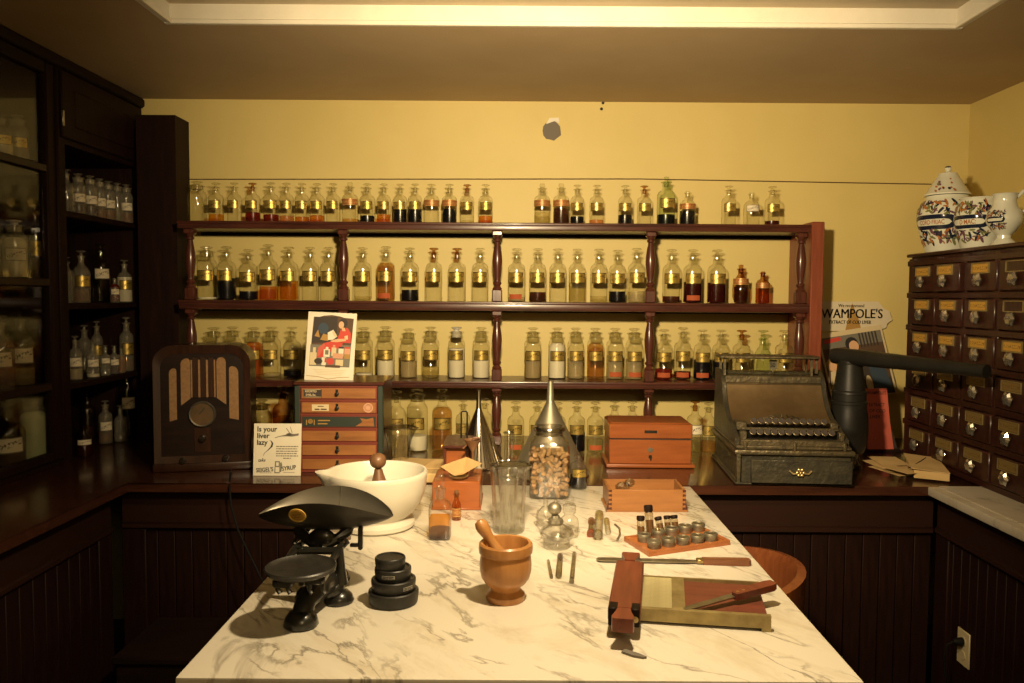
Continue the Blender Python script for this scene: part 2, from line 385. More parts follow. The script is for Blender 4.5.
    def plate_uv(s, x0, x1, z0, z1, y=0.0, t=0.001):
        """flat printed label facing -Y with UVs"""
        vs = [s.bm.verts.new(p) for p in ((x0, y, z0), (x1, y, z0), (x1, y, z1), (x0, y, z1))]
        ws = [s.bm.verts.new((v.co.x, y + t, v.co.z)) for v in vs]
        f = s.bm.faces.new(vs)
        for lp, q in zip(f.loops, ((0, 0), (1, 0), (1, 1), (0, 1))): lp[s.uv].uv = q
        fs = [f, s.bm.faces.new(ws[::-1])] + [s.bm.faces.new((vs[k], ws[k], ws[(k + 1) % 4], vs[(k + 1) % 4])) for k in range(4)]
        s._mark(fs); return s
    def text(s, body, size, M, bold=0.0, width=1.0, shear=0.0, align='LEFT', ext=0.0003, squash=None):
        cu = bpy.data.curves.new('t', 'FONT'); cu.body = body; cu.size = size; cu.offset = bold; cu.shear = shear; cu.align_x = align; cu.extrude = ext
        cu.resolution_u = 3
        ob = bpy.data.objects.new('t', cu); COL.objects.link(ob)
        dg = bpy.context.evaluated_depsgraph_get(); me = bpy.data.meshes.new_from_object(ob.evaluated_get(dg))
        me.transform(M @ Matrix.Diagonal((width, 1, 1, 1)))
        if squash:
            for v in me.vertices: v.co = squash(v.co)
        n0 = len(s.bm.faces); s.bm.from_mesh(me); s.bm.faces.ensure_lookup_table()
        for f in s.bm.faces[n0:]: f.material_index = s.mi
        bpy.data.objects.remove(ob); bpy.data.curves.remove(cu); bpy.data.meshes.remove(me)
        return s
    def mesh(s, name, mats, angle=38, smooth=True, recalc=True):
        if recalc: bmesh.ops.recalc_face_normals(s.bm, faces=s.bm.faces[:])
        me = bpy.data.meshes.new(name); s.bm.to_mesh(me); s.bm.free()
        for q in (mats if isinstance(mats, (list, tuple)) else [mats]): me.materials.append(MATS[q])
        if smooth:
            me.polygons.foreach_set('use_smooth', [True] * len(me.polygons)); me.set_sharp_from_angle(angle=R_(angle))
        return me
UP_XZ = Matrix.Rotation(pi / 2, 4, 'X')          # text plane -> upright, facing -Y

def put(name, me, parent=None, loc=(0, 0, 0), rot=(0, 0, 0)):
    o = bpy.data.objects.new(name, me); COL.objects.link(o)
    o.location = loc; o.rotation_euler = rot
    if parent is not None: o.parent = parent
    return o
def part(name, g, mats, parent, loc=(0, 0, 0), rot=(0, 0, 0), angle=38, label=None):
    o = put(name, g.mesh(name, mats, angle), parent, loc, rot)
    if label: o['label'] = label
    return o
def tag(o, label, cat, group=None, kind=None):
    o['label'] = label; o['category'] = cat
    if group: o['group'] = group
    if kind: o['kind'] = kind
    return o
def thing(name, label, cat, loc=(0, 0, 0), rz=0.0, group=None, kind=None, rot=None):
    o = bpy.data.objects.new(name, None); COL.objects.link(o); o.empty_display_size = 0.05
    o.location = loc; o.rotation_euler = rot or (0, 0, rz)
    return tag(o, label, cat, group, kind)
def copy_tree(o, parent=None):
    c = o.copy(); COL.objects.link(c)
    if parent is not None: c.parent = parent
    for ch in list(o.children): copy_tree(ch, c)
    return c
def MT(x, y, z, rx=0, ry=0, rz=0): return Matrix.Translation((x, y, z)) @ Euler((rx, ry, rz)).to_matrix().to_4x4()
ORD = ['first', 'second', 'third', 'fourth', 'fifth', 'sixth', 'seventh', 'eighth', 'ninth', 'tenth', 'eleventh', 'twelfth', 'thirteenth', 'fourteenth',
       'fifteenth', 'sixteenth', 'seventeenth', 'eighteenth', 'nineteenth', 'twentieth', 'twenty-first', 'twenty-second', 'twenty-third', 'twenty-fourth',
       'twenty-fifth', 'twenty-sixth', 'twenty-seventh', 'twenty-eighth', 'twenty-ninth', 'thirtieth']

# ================================================================ the room
WALL_Y, LEFT_X, RIGHT_X, CEIL, CT = 3.75, -2.22, 2.062, 2.454, 0.90     # CT = counter and table height
def struct(name, g, mats, label, cat, angle=38):
    o = put(name, g.mesh(name, mats, angle)); return tag(o, label, cat, None, 'structure')
struct('floor', G().span(-2.4, 2.3, -1.6, 3.9, -0.05, 0), 'floor_boards', 'dark floor under the counters and the marble table', 'floor')
# back wall: two boards with a dark horizontal joint that runs a little downhill to the right
wb = struct('wall_back', G().span(-2.3, 2.2, WALL_Y + 0.012, WALL_Y + 0.1, 0, 2.6), 'seam_brown', 'yellow painted back wall behind the bottle shelves', 'wall')
j = [on_y(x, y, WALL_Y) for x, y in ((140, 179.4), (640, 179.0), (820, 182.3), (975, 185))]
j = [(-2.25, j[0].z)] + [(p.x, p.z) for p in j] + [(2.12, j[-1].z)]
gap = 0.0026
part('wall_board', G().prism([(-2.25, 0.0)] + [(u, v - gap) for u, v in j] + [(2.12, 0.0)], WALL_Y, WALL_Y + 0.013), 'wall_paint', wb)
part('wall_board', G().prism([(-2.25, 2.52)] + [(u, v + gap) for u, v in j] + [(2.12, 2.52)], WALL_Y - 0.001, WALL_Y + 0.013), 'wall_paint', wb)
p = on_y(552, 131, WALL_Y)
random.seed(3)
part('plaster_patch', G().prism([(p.x + 0.043 * (1 + random.uniform(-.12, .1)) * cos(a * pi / 7), p.z + 0.045 * (1 + random.uniform(-.12, .1)) * sin(a * pi / 7)) for a in range(14)], WALL_Y - 0.005, WALL_Y + 0.004), 'plaster_grey', wb, label='grey irregular patch of bare plaster')
part('paint_scrape', G().prism([(p.x - 0.028, p.z + 0.03), (p.x - 0.012, p.z + 0.058), (p.x + 0.03, p.z + 0.06), (p.x + 0.034, p.z + 0.035), (p.x + 0.01, p.z + 0.044)], WALL_Y - 0.0065, WALL_Y), 'white_trim', wb)
for x, y in ((603, 103), (601.5, 109)):
    q = on_y(x, y, WALL_Y); part('nail_hole', G().lathe([(0, -0.004), (0.007, -0.004), (0.007, 0.0)], 10, M=Matrix.Rotation(pi / 2, 3, 'X')), 'ink', wb, loc=(q.x, WALL_Y - 0.003, q.z))
struct('wall_right', G().span(RIGHT_X, RIGHT_X + 0.1, -1.6, 3.76, 0, 2.6), 'wall_paint', 'yellow painted right wall behind the drawer cabinet', 'wall')
struct('wall_left', G().span(LEFT_X - 0.1, LEFT_X, -1.6, 3.76, 0, 2.6), 'dark_wood', 'dark wooden left wall behind the cabinets', 'wall')
struct('wall_front', G().span(-2.3, 2.2, -1.6, -1.5, 0, 2.6), 'wall_paint', 'yellow wall behind the viewer', 'wall')
# ceiling: lowered border around a shallow raised field edged with a white board
TX0, TX1, TY = -1.193, 1.453, 2.727
g = G()
g.span(-2.3, 2.2, TY, 3.85, CEIL, CEIL + 0.1); g.span(-2.3, TX0, -1.6, TY, CEIL, CEIL + 0.1); g.span(TX1, 2.2, -1.6, TY, CEIL, CEIL + 0.1)
struct('ceiling', g, 'ceiling_paint', 'brown painted lowered ceiling border along the walls', 'ceiling')
struct('ceiling_field', G().span(TX0 - 0.05, TX1 + 0.05, -1.6, TY + 0.05, CEIL + 0.062, CEIL + 0.1), 'upper_ceiling', 'paler raised ceiling field inside the white edging', 'ceiling')
for n, (a, b, c, d) in enumerate(((TX0, TX1, TY - 0.016, TY), (TX0, TX0 + 0.016, -1.5, TY - 0.016), (TX1 - 0.016, TX1, -1.5, TY - 0.016))):
    g = G().span(a, b, c, d, CEIL - 0.002, CEIL + 0.07)
    if n == 0: g.span(a, b, c - 0.010, c, CEIL - 0.006, CEIL + 0.010, 0.002)
    elif n == 1: g.span(b, b + 0.010, c, d - 0.010, CEIL - 0.006, CEIL + 0.010, 0.002)
    else: g.span(a - 0.010, a, c, d - 0.010, CEIL - 0.006, CEIL + 0.010, 0.002)
    struct('trim_%d' % (n + 1), g, 'white_trim', ('white edging board of the raised ceiling field, far side', 'white edging board of the raised ceiling field, left side', 'white edging board of the raised ceiling field, right side')[n], 'trim')

# ================================================================ counters round three walls
CX0, CX1, CY0 = -1.372, 1.42, 2.75
def counter_base(name, label, origin, rz, length, depth, height, plank_w, stile):
    """panelled base with a frieze, a skirting, stiles and narrow upright boards; front faces local -Y"""
    t = thing(name, label, 'counter', origin, rz)
    part('carcass', G().span(0, length, 0.03, depth, 0.0, height), 'dark_wood', t)
    part('frieze', G().span(0, length, 0.006, 0.032, height - 0.13, height, 0.003).span(0, length, -0.004, 0.02, height - 0.145, height - 0.12, 0.006), 'dark_wood_x', t)
    part('skirting', G().span(0, length, 0.0, 0.032, 0.0, 0.14, 0.004), 'dark_wood_x', t)
    n = max(1, round(length / plank_w)); pw = length / n
    me = G().span(0.0015, pw - 0.0015, 0.016, 0.033, 0.14, height - 0.13, 0.002).mesh('plank', 'dark_wood')
    for k in range(n): put('plank', me, t, (k * pw, random.uniform(-0.0012, 0.0012), 0))
    for x in stile: part('stile', G().span(x, x + 0.085, 0.004, 0.03, 0.14, height - 0.13, 0.003), 'dark_wood', t)
    return t
counter_base('back_counter', 'dark panelled counter base along the back wall', (CX0 - 0.048, CY0 + 0.05, 0), 0, CX1 - CX0 + 0.096, 0.9, CT - 0.035, 0.062, (0.0,))
counter_base('left_counter', 'dark panelled counter base below the glazed cabinet', (CX0 - 0.05, 0.45, 0), pi / 2, 2.3, 0.7, CT - 0.035, 0.062, (2.215,))
rc = counter_base('right_counter', 'dark panelled counter base below the marble slab with outlet', (CX1 + 0.05, CY0 + 0.05, 0), -pi / 2, 2.3, 0.59, CT - 0.03, 0.05, (0.0, 1.1))
# worktops
g = G().prism([(CX0, CY0), (CX1, CY0), (CX1 + 0.004, 2.757), (CX1 + 0.64, 2.757), (CX1 + 0.64, 3.748), (-2.215, 3.748), (-2.215, 0.45), (CX0, 0.45)], CT - 0.032, CT, 'z')
bmesh.ops.bevel(g.bm, geom=[e for e in g.bm.edges if abs(e.verts[0].co.z - e.verts[1].co.z) < 1e-4], offset=0.011, segments=3, affect='EDGES', profile=0.5)
tag(part('wooden_worktop', g, 'counter_wood', None), 'polished dark wooden worktop along the back and left walls', 'worktop')
g = G().span(CX1 - 0.005, RIGHT_X - 0.005, 0.45, 2.753, CT - 0.028, CT + 0.002, 0.006, 2).span(CX1 + 0.03, RIGHT_X - 0.006, 0.46, 2.746, CT, CT + 0.006, 0.002)
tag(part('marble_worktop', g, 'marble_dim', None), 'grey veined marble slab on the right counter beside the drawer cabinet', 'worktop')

# outlet with plug on the right counter
q = on_x(964, 648, CX1 + 0.062)
t = thing('wall_outlet', 'cream outlet plate with a black plug on the right counter front', 'outlet', (CX1 + 0.063, q.y, q.z), -pi / 2)
part('cover_plate', G().box((0, -0.002, 0), (0.072, 0.006, 0.118), None, 0.002), 'outlet_plastic', t)
for z in (0.024, -0.024): part('socket', G().lathe([(0, 0), (0.016, 0), (0.016, 0.003), (0, 0.003)], 18, M=Matrix.Rotation(pi / 2, 3, 'X')), 'outlet_plastic', t, (0, -0.004, z))
part('plug', G().lathe([(0, 0.0), (0.014, 0.0), (0.013, 0.02), (0.007, 0.032), (0, 0.033)], 14, M=Matrix.Rotation(pi / 2, 3, 'X')).tube([(0, -0.03, 0), (0, -0.05, -0.01), (-0.01, -0.055, -0.06), (-0.03, -0.03, -0.2), (-0.05, -0.012, -0.37)], 0.0035, 8), 'black_matte', t, (0, -0.006, 0.022))

t = thing('floor_box', 'low black box on the floor against the back counter', 'box', (-0.97, CY0 - 0.17, 0))
part('box_body', G().span(-0.29, 0.3, -0.15, 0.16, 0, 0.40, 0.006), 'black_wood', t); part('box_lid', G().span(-0.30, 0.31, -0.16, 0.165, 0.402, 0.425, 0.005), 'black_wood', t)
pts = [on_y(231, 474, 2.93), on_y(230, 480, 2.78), on_y(229.5, 486, 2.735), on_y(231, 505, 2.735), on_y(238, 530, 2.70), on_y(250, 556, 2.68), on_y(262, 580, 2.66), on_y(275, 610, 2.64)]
pts[0].z = CT + 0.004; pts[1].z = CT + 0.004; pts[2].z = CT - 0.012
tag(part('power_cord', G().tube(pts, 0.0035, 8), 'black_matte', None), 'thin black cord hanging over the counter edge beside the radio', 'cord')

# ================================================================ left cabinet wall
CF = -1.765                      # front plane of the cabinets
NY0, NY1 = 3.115, 3.728          # open niche
t = thing('open_niche_cabinet', 'dark built-in cabinet with open bottle niche and closed panel above', 'cabinet', (0, 0, 0))
part('side_panel', G().span(LEFT_X, CF, NY0 - 0.05, NY0, CT, CEIL), 'dark_wood', t)
part('side_panel', G().span(LEFT_X, CF, NY1, WALL_Y - 0.002, CT, CEIL), 'dark_wood', t)
part('back_panel', G().span(LEFT_X + 0.002, LEFT_X + 0.12, NY0, NY1, CT, CEIL), 'dark_wood', t)
part('head_panel', G().span(LEFT_X, CF - 0.004, NY0, NY1, 2.13, CEIL), 'dark_wood', t)
d = part('door', G().span(CF - 0.004, CF + 0.012, NY0 - 0.03, NY1 - 0.01, 2.15, CEIL - 0.05, 0.004).span(CF + 0.0, CF + 0.016, NY0 + 0.05, NY1 - 0.09, 2.2, CEIL - 0.11, 0.004), 'dark_wood', t)
part('hinge', G().span(CF + 0.008, CF + 0.017, NY0 - 0.036, NY0 - 0.024, 2.19, 2.25, 0.002), 'steel', d)
part('cornice', G().span(CF - 0.02, CF + 0.02, 0.5, WALL_Y - 0.002, CEIL - 0.045, CEIL - 0.001, 0.01), 'dark_wood', t)
NS = (1.875, 1.515, 1.20)
for z in NS: part('shelf', G().span(LEFT_X + 0.1, CF - 0.004, NY0 + 0.001, NY1 - 0.001, z - 0.024, z, 0.003), 'dark_wood', t)
# glazed cabinet nearer to the viewer
GY0, GY1 = 1.6, NY0 - 0.052
t = thing('glazed_cabinet', 'tall dark cabinet with glazed door left of the open niche', 'cabinet', (0, 0, 0))
part('back_panel', G().span(LEFT_X + 0.002, LEFT_X + 0.10, GY0, GY1, CT + 0.001, CEIL), 'dark_wood', t)
part('side_panel', G().span(LEFT_X, CF - 0.03, GY1 - 0.008, GY1, CT + 0.001, CEIL), 'dark_wood', t)
part('side_panel', G().span(LEFT_X, CF - 0.03, GY0, GY0 + 0.03, CT + 0.001, CEIL), 'dark_wood', t)
part('head_panel', G().span(LEFT_X, CF, GY0, GY1, 2.40, CEIL - 0.046), 'dark_wood', t)
part('base_panel', G().span(LEFT_X, CF, GY0, GY1, CT + 0.001, CT + 0.022), 'dark_wood', t)
GS = (2.025, 1.605, 1.215)
for z in GS: part('shelf', G().span(LEFT_X + 0.1, CF - 0.03, GY0 + 0.03, GY1 - 0.009, z - 0.022, z, 0.003), 'dark_wood_x' if z < 1.3 else 'dark_wood', t)
d = part('door', G().span(CF - 0.025, CF + 0.01, GY1 - 0.08, GY1, CT + 0.02, CEIL - 0.05, 0.006).span(CF + 0.004, CF + 0.02, GY1 - 0.03, GY1 - 0.015, CT + 0.02, CEIL - 0.05, 0.006)
         .span(CF - 0.025, CF + 0.01, GY0, GY1 - 0.08, 2.36, CEIL - 0.05, 0.006).span(CF - 0.025, CF + 0.01, GY0, GY1 - 0.08, CT + 0.02, CT + 0.055, 0.006)
         .span(CF - 0.025, CF + 0.01, GY0, GY0 + 0.09, CT + 0.055, 2.36, 0.006), 'dark_wood', t)
for z in GS: part('glazing_bar', G().span(CF - 0.022, CF + 0.008, GY0 + 0.09, GY1 - 0.08, z - 0.026, z + 0.004, 0.004), 'dark_wood_x', d)
zz = (CT + 0.055, GS[2] - 0.026, GS[2] + 0.004, GS[1] - 0.026, GS[1] + 0.004, GS[0] - 0.026, GS[0] + 0.004, 2.36)
for k in range(4): part('pane', G().span(CF - 0.012, CF - 0.009, GY0 + 0.09, GY1 - 0.08, zz[2 * k], zz[2 * k + 1]), 'window_pane', d)
# tall boxed post in the corner, in which the shelves end
q = on_y(175, 115, 3.60); qz = q.z
g = G().prism([(-1.722, CT), (q.x, CT), (q.x, qz), (-1.722, qz)], 3.60, WALL_Y - 0.003)
tag(part('corner_post', g, 'dark_wood', None), 'tall dark boxed post in the left corner beside the shelves', 'post')

# ================================================================ bottle shelves
SX0, SX1, SF = -1.49, 1.243, 3.47
SHELF = ((1.838, 1.8715), (1.491, 1.5302), (1.154, 1.1835))
t = thing('bottle_shelves', 'mahogany wall shelves on turned posts carrying the pharmacy bottles', 'shelf', (0, 0, 0))
for n, (z0, z1) in enumerate(SHELF):
    g = G().span(SX0, SX1, SF + 0.008, WALL_Y - 0.012, z0 + 0.003, z1, 0.003).span(SX0, SX1, SF, SF + 0.02, z0, z1 - 0.006, 0.005, 2).span(SX0, SX1, SF - 0.005, SF + 0.012, z1 - 0.012, z1, 0.004, 2)
    part('shelf_board', g, 'mahogany', t)
    part('rear_strip', G().span(SX0, SX1, WALL_Y - 0.03, WALL_Y - 0.012, z0 - 0.012, z0 + 0.002, 0.002), 'black_wood', t)  # black strip below the back edge of each shelf
part('end_panel', G().span(SX1, SX1 + 0.055, SF - 0.012, WALL_Y - 0.004, CT + 0.002, SHELF[0][1] + 0.012, 0.004), 'panel_red', t)
def post_mesh(h):
    k = h / 0.31
    pr = [(0.010, 0.05), (0.019, 0.052), (0.021, 0.058), (0.017, 0.064), (0.012, 0.070), (0.018, 0.078), (0.019, 0.084), (0.013, 0.090), (0.013, 0.098), (0.017, 0.125), (0.0205, 0.155), (0.022, 0.18),
          (0.0205, 0.205), (0.016, 0.235), (0.012, 0.255), (0.011, 0.262), (0.017, 0.266), (0.018, 0.272), (0.012, 0.278), (0.018, 0.284), (0.019, 0.290), (0.012, 0.296), (0.012, 0.31)]
    return G().lathe([(r, z * k) for r, z in pr], 20).box((0, 0, 0.027 * k), (0.044, 0.044, 0.054 * k), None, 0.004).box((0, 0, 0.299 * k), (0.044, 0.044, 0.022 * k), None, 0.004).mesh('turned_post', 'mahogany_z')
PX_ = [-1.448, -0.780, -0.110, 0.558, 1.213]
for z0, z1 in ((SHELF[1][1], SHELF[0][0]), (SHELF[2][1], SHELF[1][0]), (CT + 0.001, SHELF[2][0])):
    me = post_mesh(z1 - z0)
    for x in PX_: put('turned_post', me, t, (x, SF + 0.032, z0))

# ================================================================ pharmacy bottles
_bm = {}
def cached(key, fn):
    if key not in _bm: _bm[key] = fn()
    return _bm[key]
def body_profile(kind, r, h):
    if kind == 'n':       # narrow neck
        return [(0, 0.002), (r * 0.93, 0), (r, 0.004), (r, 0.60 * h), (r * 0.97, 0.645 * h), (r * 0.82, 0.69 * h), (r * 0.55, 0.72 * h), (r * 0.46, 0.745 * h), (r * 0.43, 0.78 * h), (r * 0.43, 0.865 * h), (r * 0.59, 0.875 * h), (r * 0.60, 0.89 * h), (r * 0.45, 0.90 * h), (r * 0.34, 0.895 * h), (r * 0.28, 0.80 * h)]
    if kind == 'w':       # wide mouth jar
        return [(0, 0.002), (r * 0.93, 0), (r, 0.004), (r, 0.66 * h), (r * 0.97, 0.70 * h), (r * 0.85, 0.74 * h), (r * 0.72, 0.765 * h), (r * 0.70, 0.80 * h), (r * 0.70, 0.875 * h), (r * 0.86, 0.885 * h), (r * 0.86, 0.90 * h), (r * 0.7, 0.91 * h), (r * 0.62, 0.90 * h), (r * 0.6, 0.80 * h)]
    if kind == 's':       # short neck, round shoulder (small squat bottles)
        return [(0, 0.002), (r * 0.93, 0), (r, 0.004), (r, 0.52 * h), (r * 0.95, 0.60 * h), (r * 0.75, 0.67 * h), (r * 0.42, 0.71 * h), (r * 0.34, 0.75 * h), (r * 0.34, 0.86 * h), (r * 0.46, 0.87 * h), (r * 0.46, 0.90 * h), (r * 0.3, 0.90 * h), (r * 0.27, 0.78 * h)]
    if kind == 'o':       # globe body
        return [(0, 0.002), (r * 0.7, 0), (r * 0.8, 0.01), (r * 0.97, 0.15 * h), (r, 0.3 * h), (r * 0.96, 0.44 * h), (r * 0.8, 0.56 * h), (r * 0.5, 0.65 * h), (r * 0.36, 0.7 * h), (r * 0.34, 0.8 * h), (r * 0.48, 0.81 * h), (r * 0.48, 0.84 * h), (r * 0.3, 0.84 * h), (r * 0.27, 0.72 * h)]
def stopper_profile(st, r, h):
    if st == 'disc': return [(0, 0.80 * h), (r * 0.26, 0.80 * h), (r * 0.29, 0.90 * h), (r * 0.16, 0.925 * h), (r * 0.18, 0.95 * h), (r * 0.55, 0.972 * h), (r * 0.58, 0.987 * h), (r * 0.42, h), (0, h)]
    if st == 'wide': return [(0, 0.80 * h), (r * 0.56, 0.80 * h), (r * 0.62, 0.91 * h), (r * 0.3, 0.93 * h), (r * 0.3, 0.95 * h), (r * 0.62, 0.975 * h), (r * 0.62, 0.99 * h), (r * 0.4, h), (0, h)]
    if st == 'ball': return [(0, 0.80 * h), (r * 0.26, 0.80 * h), (r * 0.29, 0.90 * h), (r * 0.15, 0.915 * h), (r * 0.26, 0.935 * h), (r * 0.32, 0.96 * h), (r * 0.24, 0.99 * h), (0, h)]
    if st == 'tall': return [(0, 0.80 * h), (r * 0.26, 0.80 * h), (r * 0.28, 0.90 * h), (r * 0.22, 0.915 * h), (r * 0.33, 0.925 * h), (r * 0.33, 0.995 * h), (r * 0.28, h), (0, h)]
    if st == 'plug': return [(0, 0.80 * h), (r * 0.26, 0.80 * h), (r * 0.31, 0.93 * h), (0, 0.94 * h)]
def bottle(loc, wd, h, kind='n', lab='gold', liq=None, lev=0.0, st='disc', label='', group=None, glass='glass', stop_mat=None, seal=False, rz=None, name='medicine_bottle', cat='bottle', lz=(0.355, 0.55), span=0.92, labmat=None):
    wd = round(wd, 3); h = round(h, 3); r = wd / 2
    t = thing(name, label, cat, loc, random.uniform(-0.14, 0.14) if rz is None else rz, group)
    put('glass_body', cached(('b', kind, wd, h, glass), lambda: G().lathe(body_profile(kind, r, h), 24).mesh('glass_body', glass, 50)), t)
    if st: put('stopper', cached(('s', st, wd, h, stop_mat or glass), lambda: G().lathe(stopper_profile(st, r, h), 16).mesh('stopper', stop_mat or glass, 40)), t)
    if lab:
        a = {'gold': (lz[0], lz[1], 'lab_gold'), 'white': (lz[0], lz[1], 'lab_white'), 'band': (0.45, 0.60, 'lab_band'), 'oval': (0.4, 0.58, 'lab_white')}[lab]
        sp = {'gold': span, 'white': span, 'band': 1.5, 'oval': 0.85}[lab]
        rr = r * (0.93 if kind == 'o' else 1.0) + 0.0006
        put('paper_label' if lab in ('white', 'oval') else 'gilt_label', cached(('l', lab, wd, h, lz, span), lambda: G().patch(rr, -sp, sp, a[0] * h, a[1] * h).mesh('label', a[2])), t)
    if liq:
        z1 = 0.006 + lev * 0.62 * h; rl = r * (0.8 if kind == 'o' else 0.965)
        ps = [(0, 0.004), (rl * 0.96, 0.004), (rl, 0.008), (rl, z1), (0, z1)]
        if lev > 0.9: ps = [(0, 0.004), (rl, 0.006), (rl, 0.6 * h), (rl * 0.93, 0.65 * h), (rl * 0.6, 0.70 * h), (0, 0.70 * h)]
        put('liquid' if liq not in ('powder', 'dust', 'milk') else 'powder', cached(('q', liq, wd, h, round(lev, 2), kind), lambda: G().lathe(ps, 20).mesh('liquid', 'liq_' + liq)), t)
    if seal: put('red_tag', cached(('r', wd, h), lambda: G().patch(r + 0.0006, -0.75, 0.75, 0.012, 0.014 + 0.085 * h, 8).mesh('red_tag', 'red_seal')), t)
    return t
def px2m(Y): return Y / F_PX
LIQ_TXT = {'black': 'black liquid', 'amber': 'amber liquid', 'orange': 'orange liquid', 'red': 'red liquid', 'darkred': 'dark red liquid', 'brown': 'brown liquid', 'tea': 'tea-coloured liquid',
           'pale': 'pale liquid', 'cloudy': 'cloudy liquid', 'powder': 'white powder', 'dust': 'dusty contents', 'pinkish': 'pinkish liquid', 'milk': 'pale green contents', None: 'no liquid'}
LAB_TXT = {'gold': 'gilt label', 'band': 'brown shoulder band', 'white': 'white label', 'oval': 'white oval label', None: 'no label'}
KIND_TXT = {'n': 'bottle', 'w': 'wide-mouthed bottle', 's': 'small squat bottle', 'o': 'round-bodied bottle'}
def row(data, base_px, z, Y, shelf_txt, group):
    for i, d in enumerate(data):
        x, wd, h, kind, lab, liq, lev = d[:7]; kw = d[7] if len(d) > 7 else {}
        p = on_y(x, base_px, Y); s = px2m(Y)
        txt = '%s, %s, %s, %s from left %s' % (KIND_TXT[kind], LAB_TXT[lab], LIQ_TXT[liq], ORD[i], shelf_txt)
        # labels turn a little towards the lamp hanging over the table
        bottle((p.x, Y + random.uniform(-0.006, 0.006), z), wd * s, h * s, kind, lab, liq, lev, kw.get('st', 'wide' if kind == 'w' else 'disc'), txt, group,
               kw.get('glass', 'glass'), kw.get('sm'), kw.get('seal', False))
row([(197.6, 18, 41, 'w', None, None, 0), (216, 14.5, 40, 'n', 'gold', 'amber', .3), (235, 13.5, 40, 'n', 'gold', None, 0), (253, 14.5, 40, 'n', 'gold', 'red', .38, dict(sm='glass_brown')),
     (271, 15, 40.5, 'n', 'gold', 'red', .3), (287, 14, 40, 'n', 'gold', 'pinkish', .25), (302, 14, 40, 'n', 'gold', 'orange', .22), (317, 14.5, 40, 'n', 'gold', 'orange', .28),
     (333.5, 13.5, 40, 'n', 'gold', None, 0), (350, 15.5, 41, 'n', 'band', 'tea', .15, dict(st='tall')), (367.4, 14.5, 40, 'n', 'gold', 'black', .28), (384, 13.5, 40, 'n', 'gold', 'orange', .33),
     (400, 13.5, 40, 'n', 'gold', 'black', .56), (415.3, 13.5, 40, 'n', 'gold', 'black', .56), (431.5, 15, 40, 'n', 'band', None, 0), (449.5, 14.5, 40, 'n', 'band', 'black', .56),
     (467, 14, 40, 'n', 'gold', 'pale', .12, dict(sm='glass_brown')), (485.5, 14, 40, 'n', 'gold', 'orange', .3), (542, 15.5, 41, 'n', 'band', 'pale', .45, dict(st='tall')), (561, 15.5, 41, 'n', 'band', 'brown', .6, dict(st='tall')),
     (577, 13.5, 40, 'n', 'gold', 'black', .3), (596.5, 14, 40, 'n', 'gold', 'pinkish', .18), (625, 14, 40, 'n', 'gold', 'black', .38), (644, 14, 40, 'n', 'gold', None, 0, dict(sm='glass_brown')),
     (666, 18, 49, 'n', 'gold', 'black', .33, dict(st='ball', glass='glass_green')), (687.5, 15.5, 37, 's', 'band', 'black', .6, dict(st='plug')), (728, 14, 40, 'n', 'gold', None, 0), (751, 15.5, 36, 's', 'oval', None, 0, dict(st='plug')),
     (772, 14.5, 40, 'n', 'gold', 'darkred', .18)], 222.5, SHELF[0][1], 3.60, 'on the top shelf', 'bottles on the top shelf')
row([(207.5, 19, 53, 'w', 'gold', 'powder', .04), (227, 18, 53, 'n', 'gold', 'black', .62), (249, 18, 50, 'n', 'gold', 'black', .24), (269, 18, 55, 'n', 'gold', 'orange', .36), (289.5, 18, 53, 'n', 'gold', 'amber', .55),
     (310.5, 17, 53, 'n', 'gold', None, 0), (329, 16.5, 53, 'n', 'gold', None, 0), (362.8, 17, 53, 'n', 'gold', 'pale', .1), (386, 17.5, 54, 'n', 'gold', 'tea', .97, dict(seal=True)), (410, 17.5, 53, 'n', 'gold', 'black', .3),
     (434, 16.5, 53, 'n', 'gold', None, 0, dict(sm='glass_brown')), (457, 17.5, 53, 'n', 'gold', None, 0, dict(sm='glass_brown')), (480, 16.5, 53, 'n', 'gold', None, 0), (516.5, 17.5, 53, 'n', 'gold', 'cloudy', .1, dict(seal=True)),
     (537.5, 17, 53, 'n', 'gold', 'brown', .26), (557.5, 17, 53, 'n', 'gold', None, 0), (577, 17, 53, 'n', 'gold', 'pale', .55), (598.3, 17, 53, 'n', 'gold', 'pale', .15), (617, 17, 52, 'n', 'gold', 'black', .3),
     (636, 17.5, 54, 'n', 'gold', 'cloudy', .3), (671, 17.5, 53, 'n', 'gold', 'brown', .16), (692, 18, 53, 'n', 'gold', 'darkred', .6, dict(seal=True)), (716, 18, 53, 'n', 'gold', 'darkred', .58),
     (740.5, 16, 41, 'o', 'band', 'brown', .6, dict(st='plug', glass='glass_brown')), (762, 13.5, 34, 's', 'band', 'orange', .85, dict(st='plug', glass='glass_brown'))],
    301.2, SHELF[1][1], 3.63, 'on the second shelf', 'bottles on the second shelf')
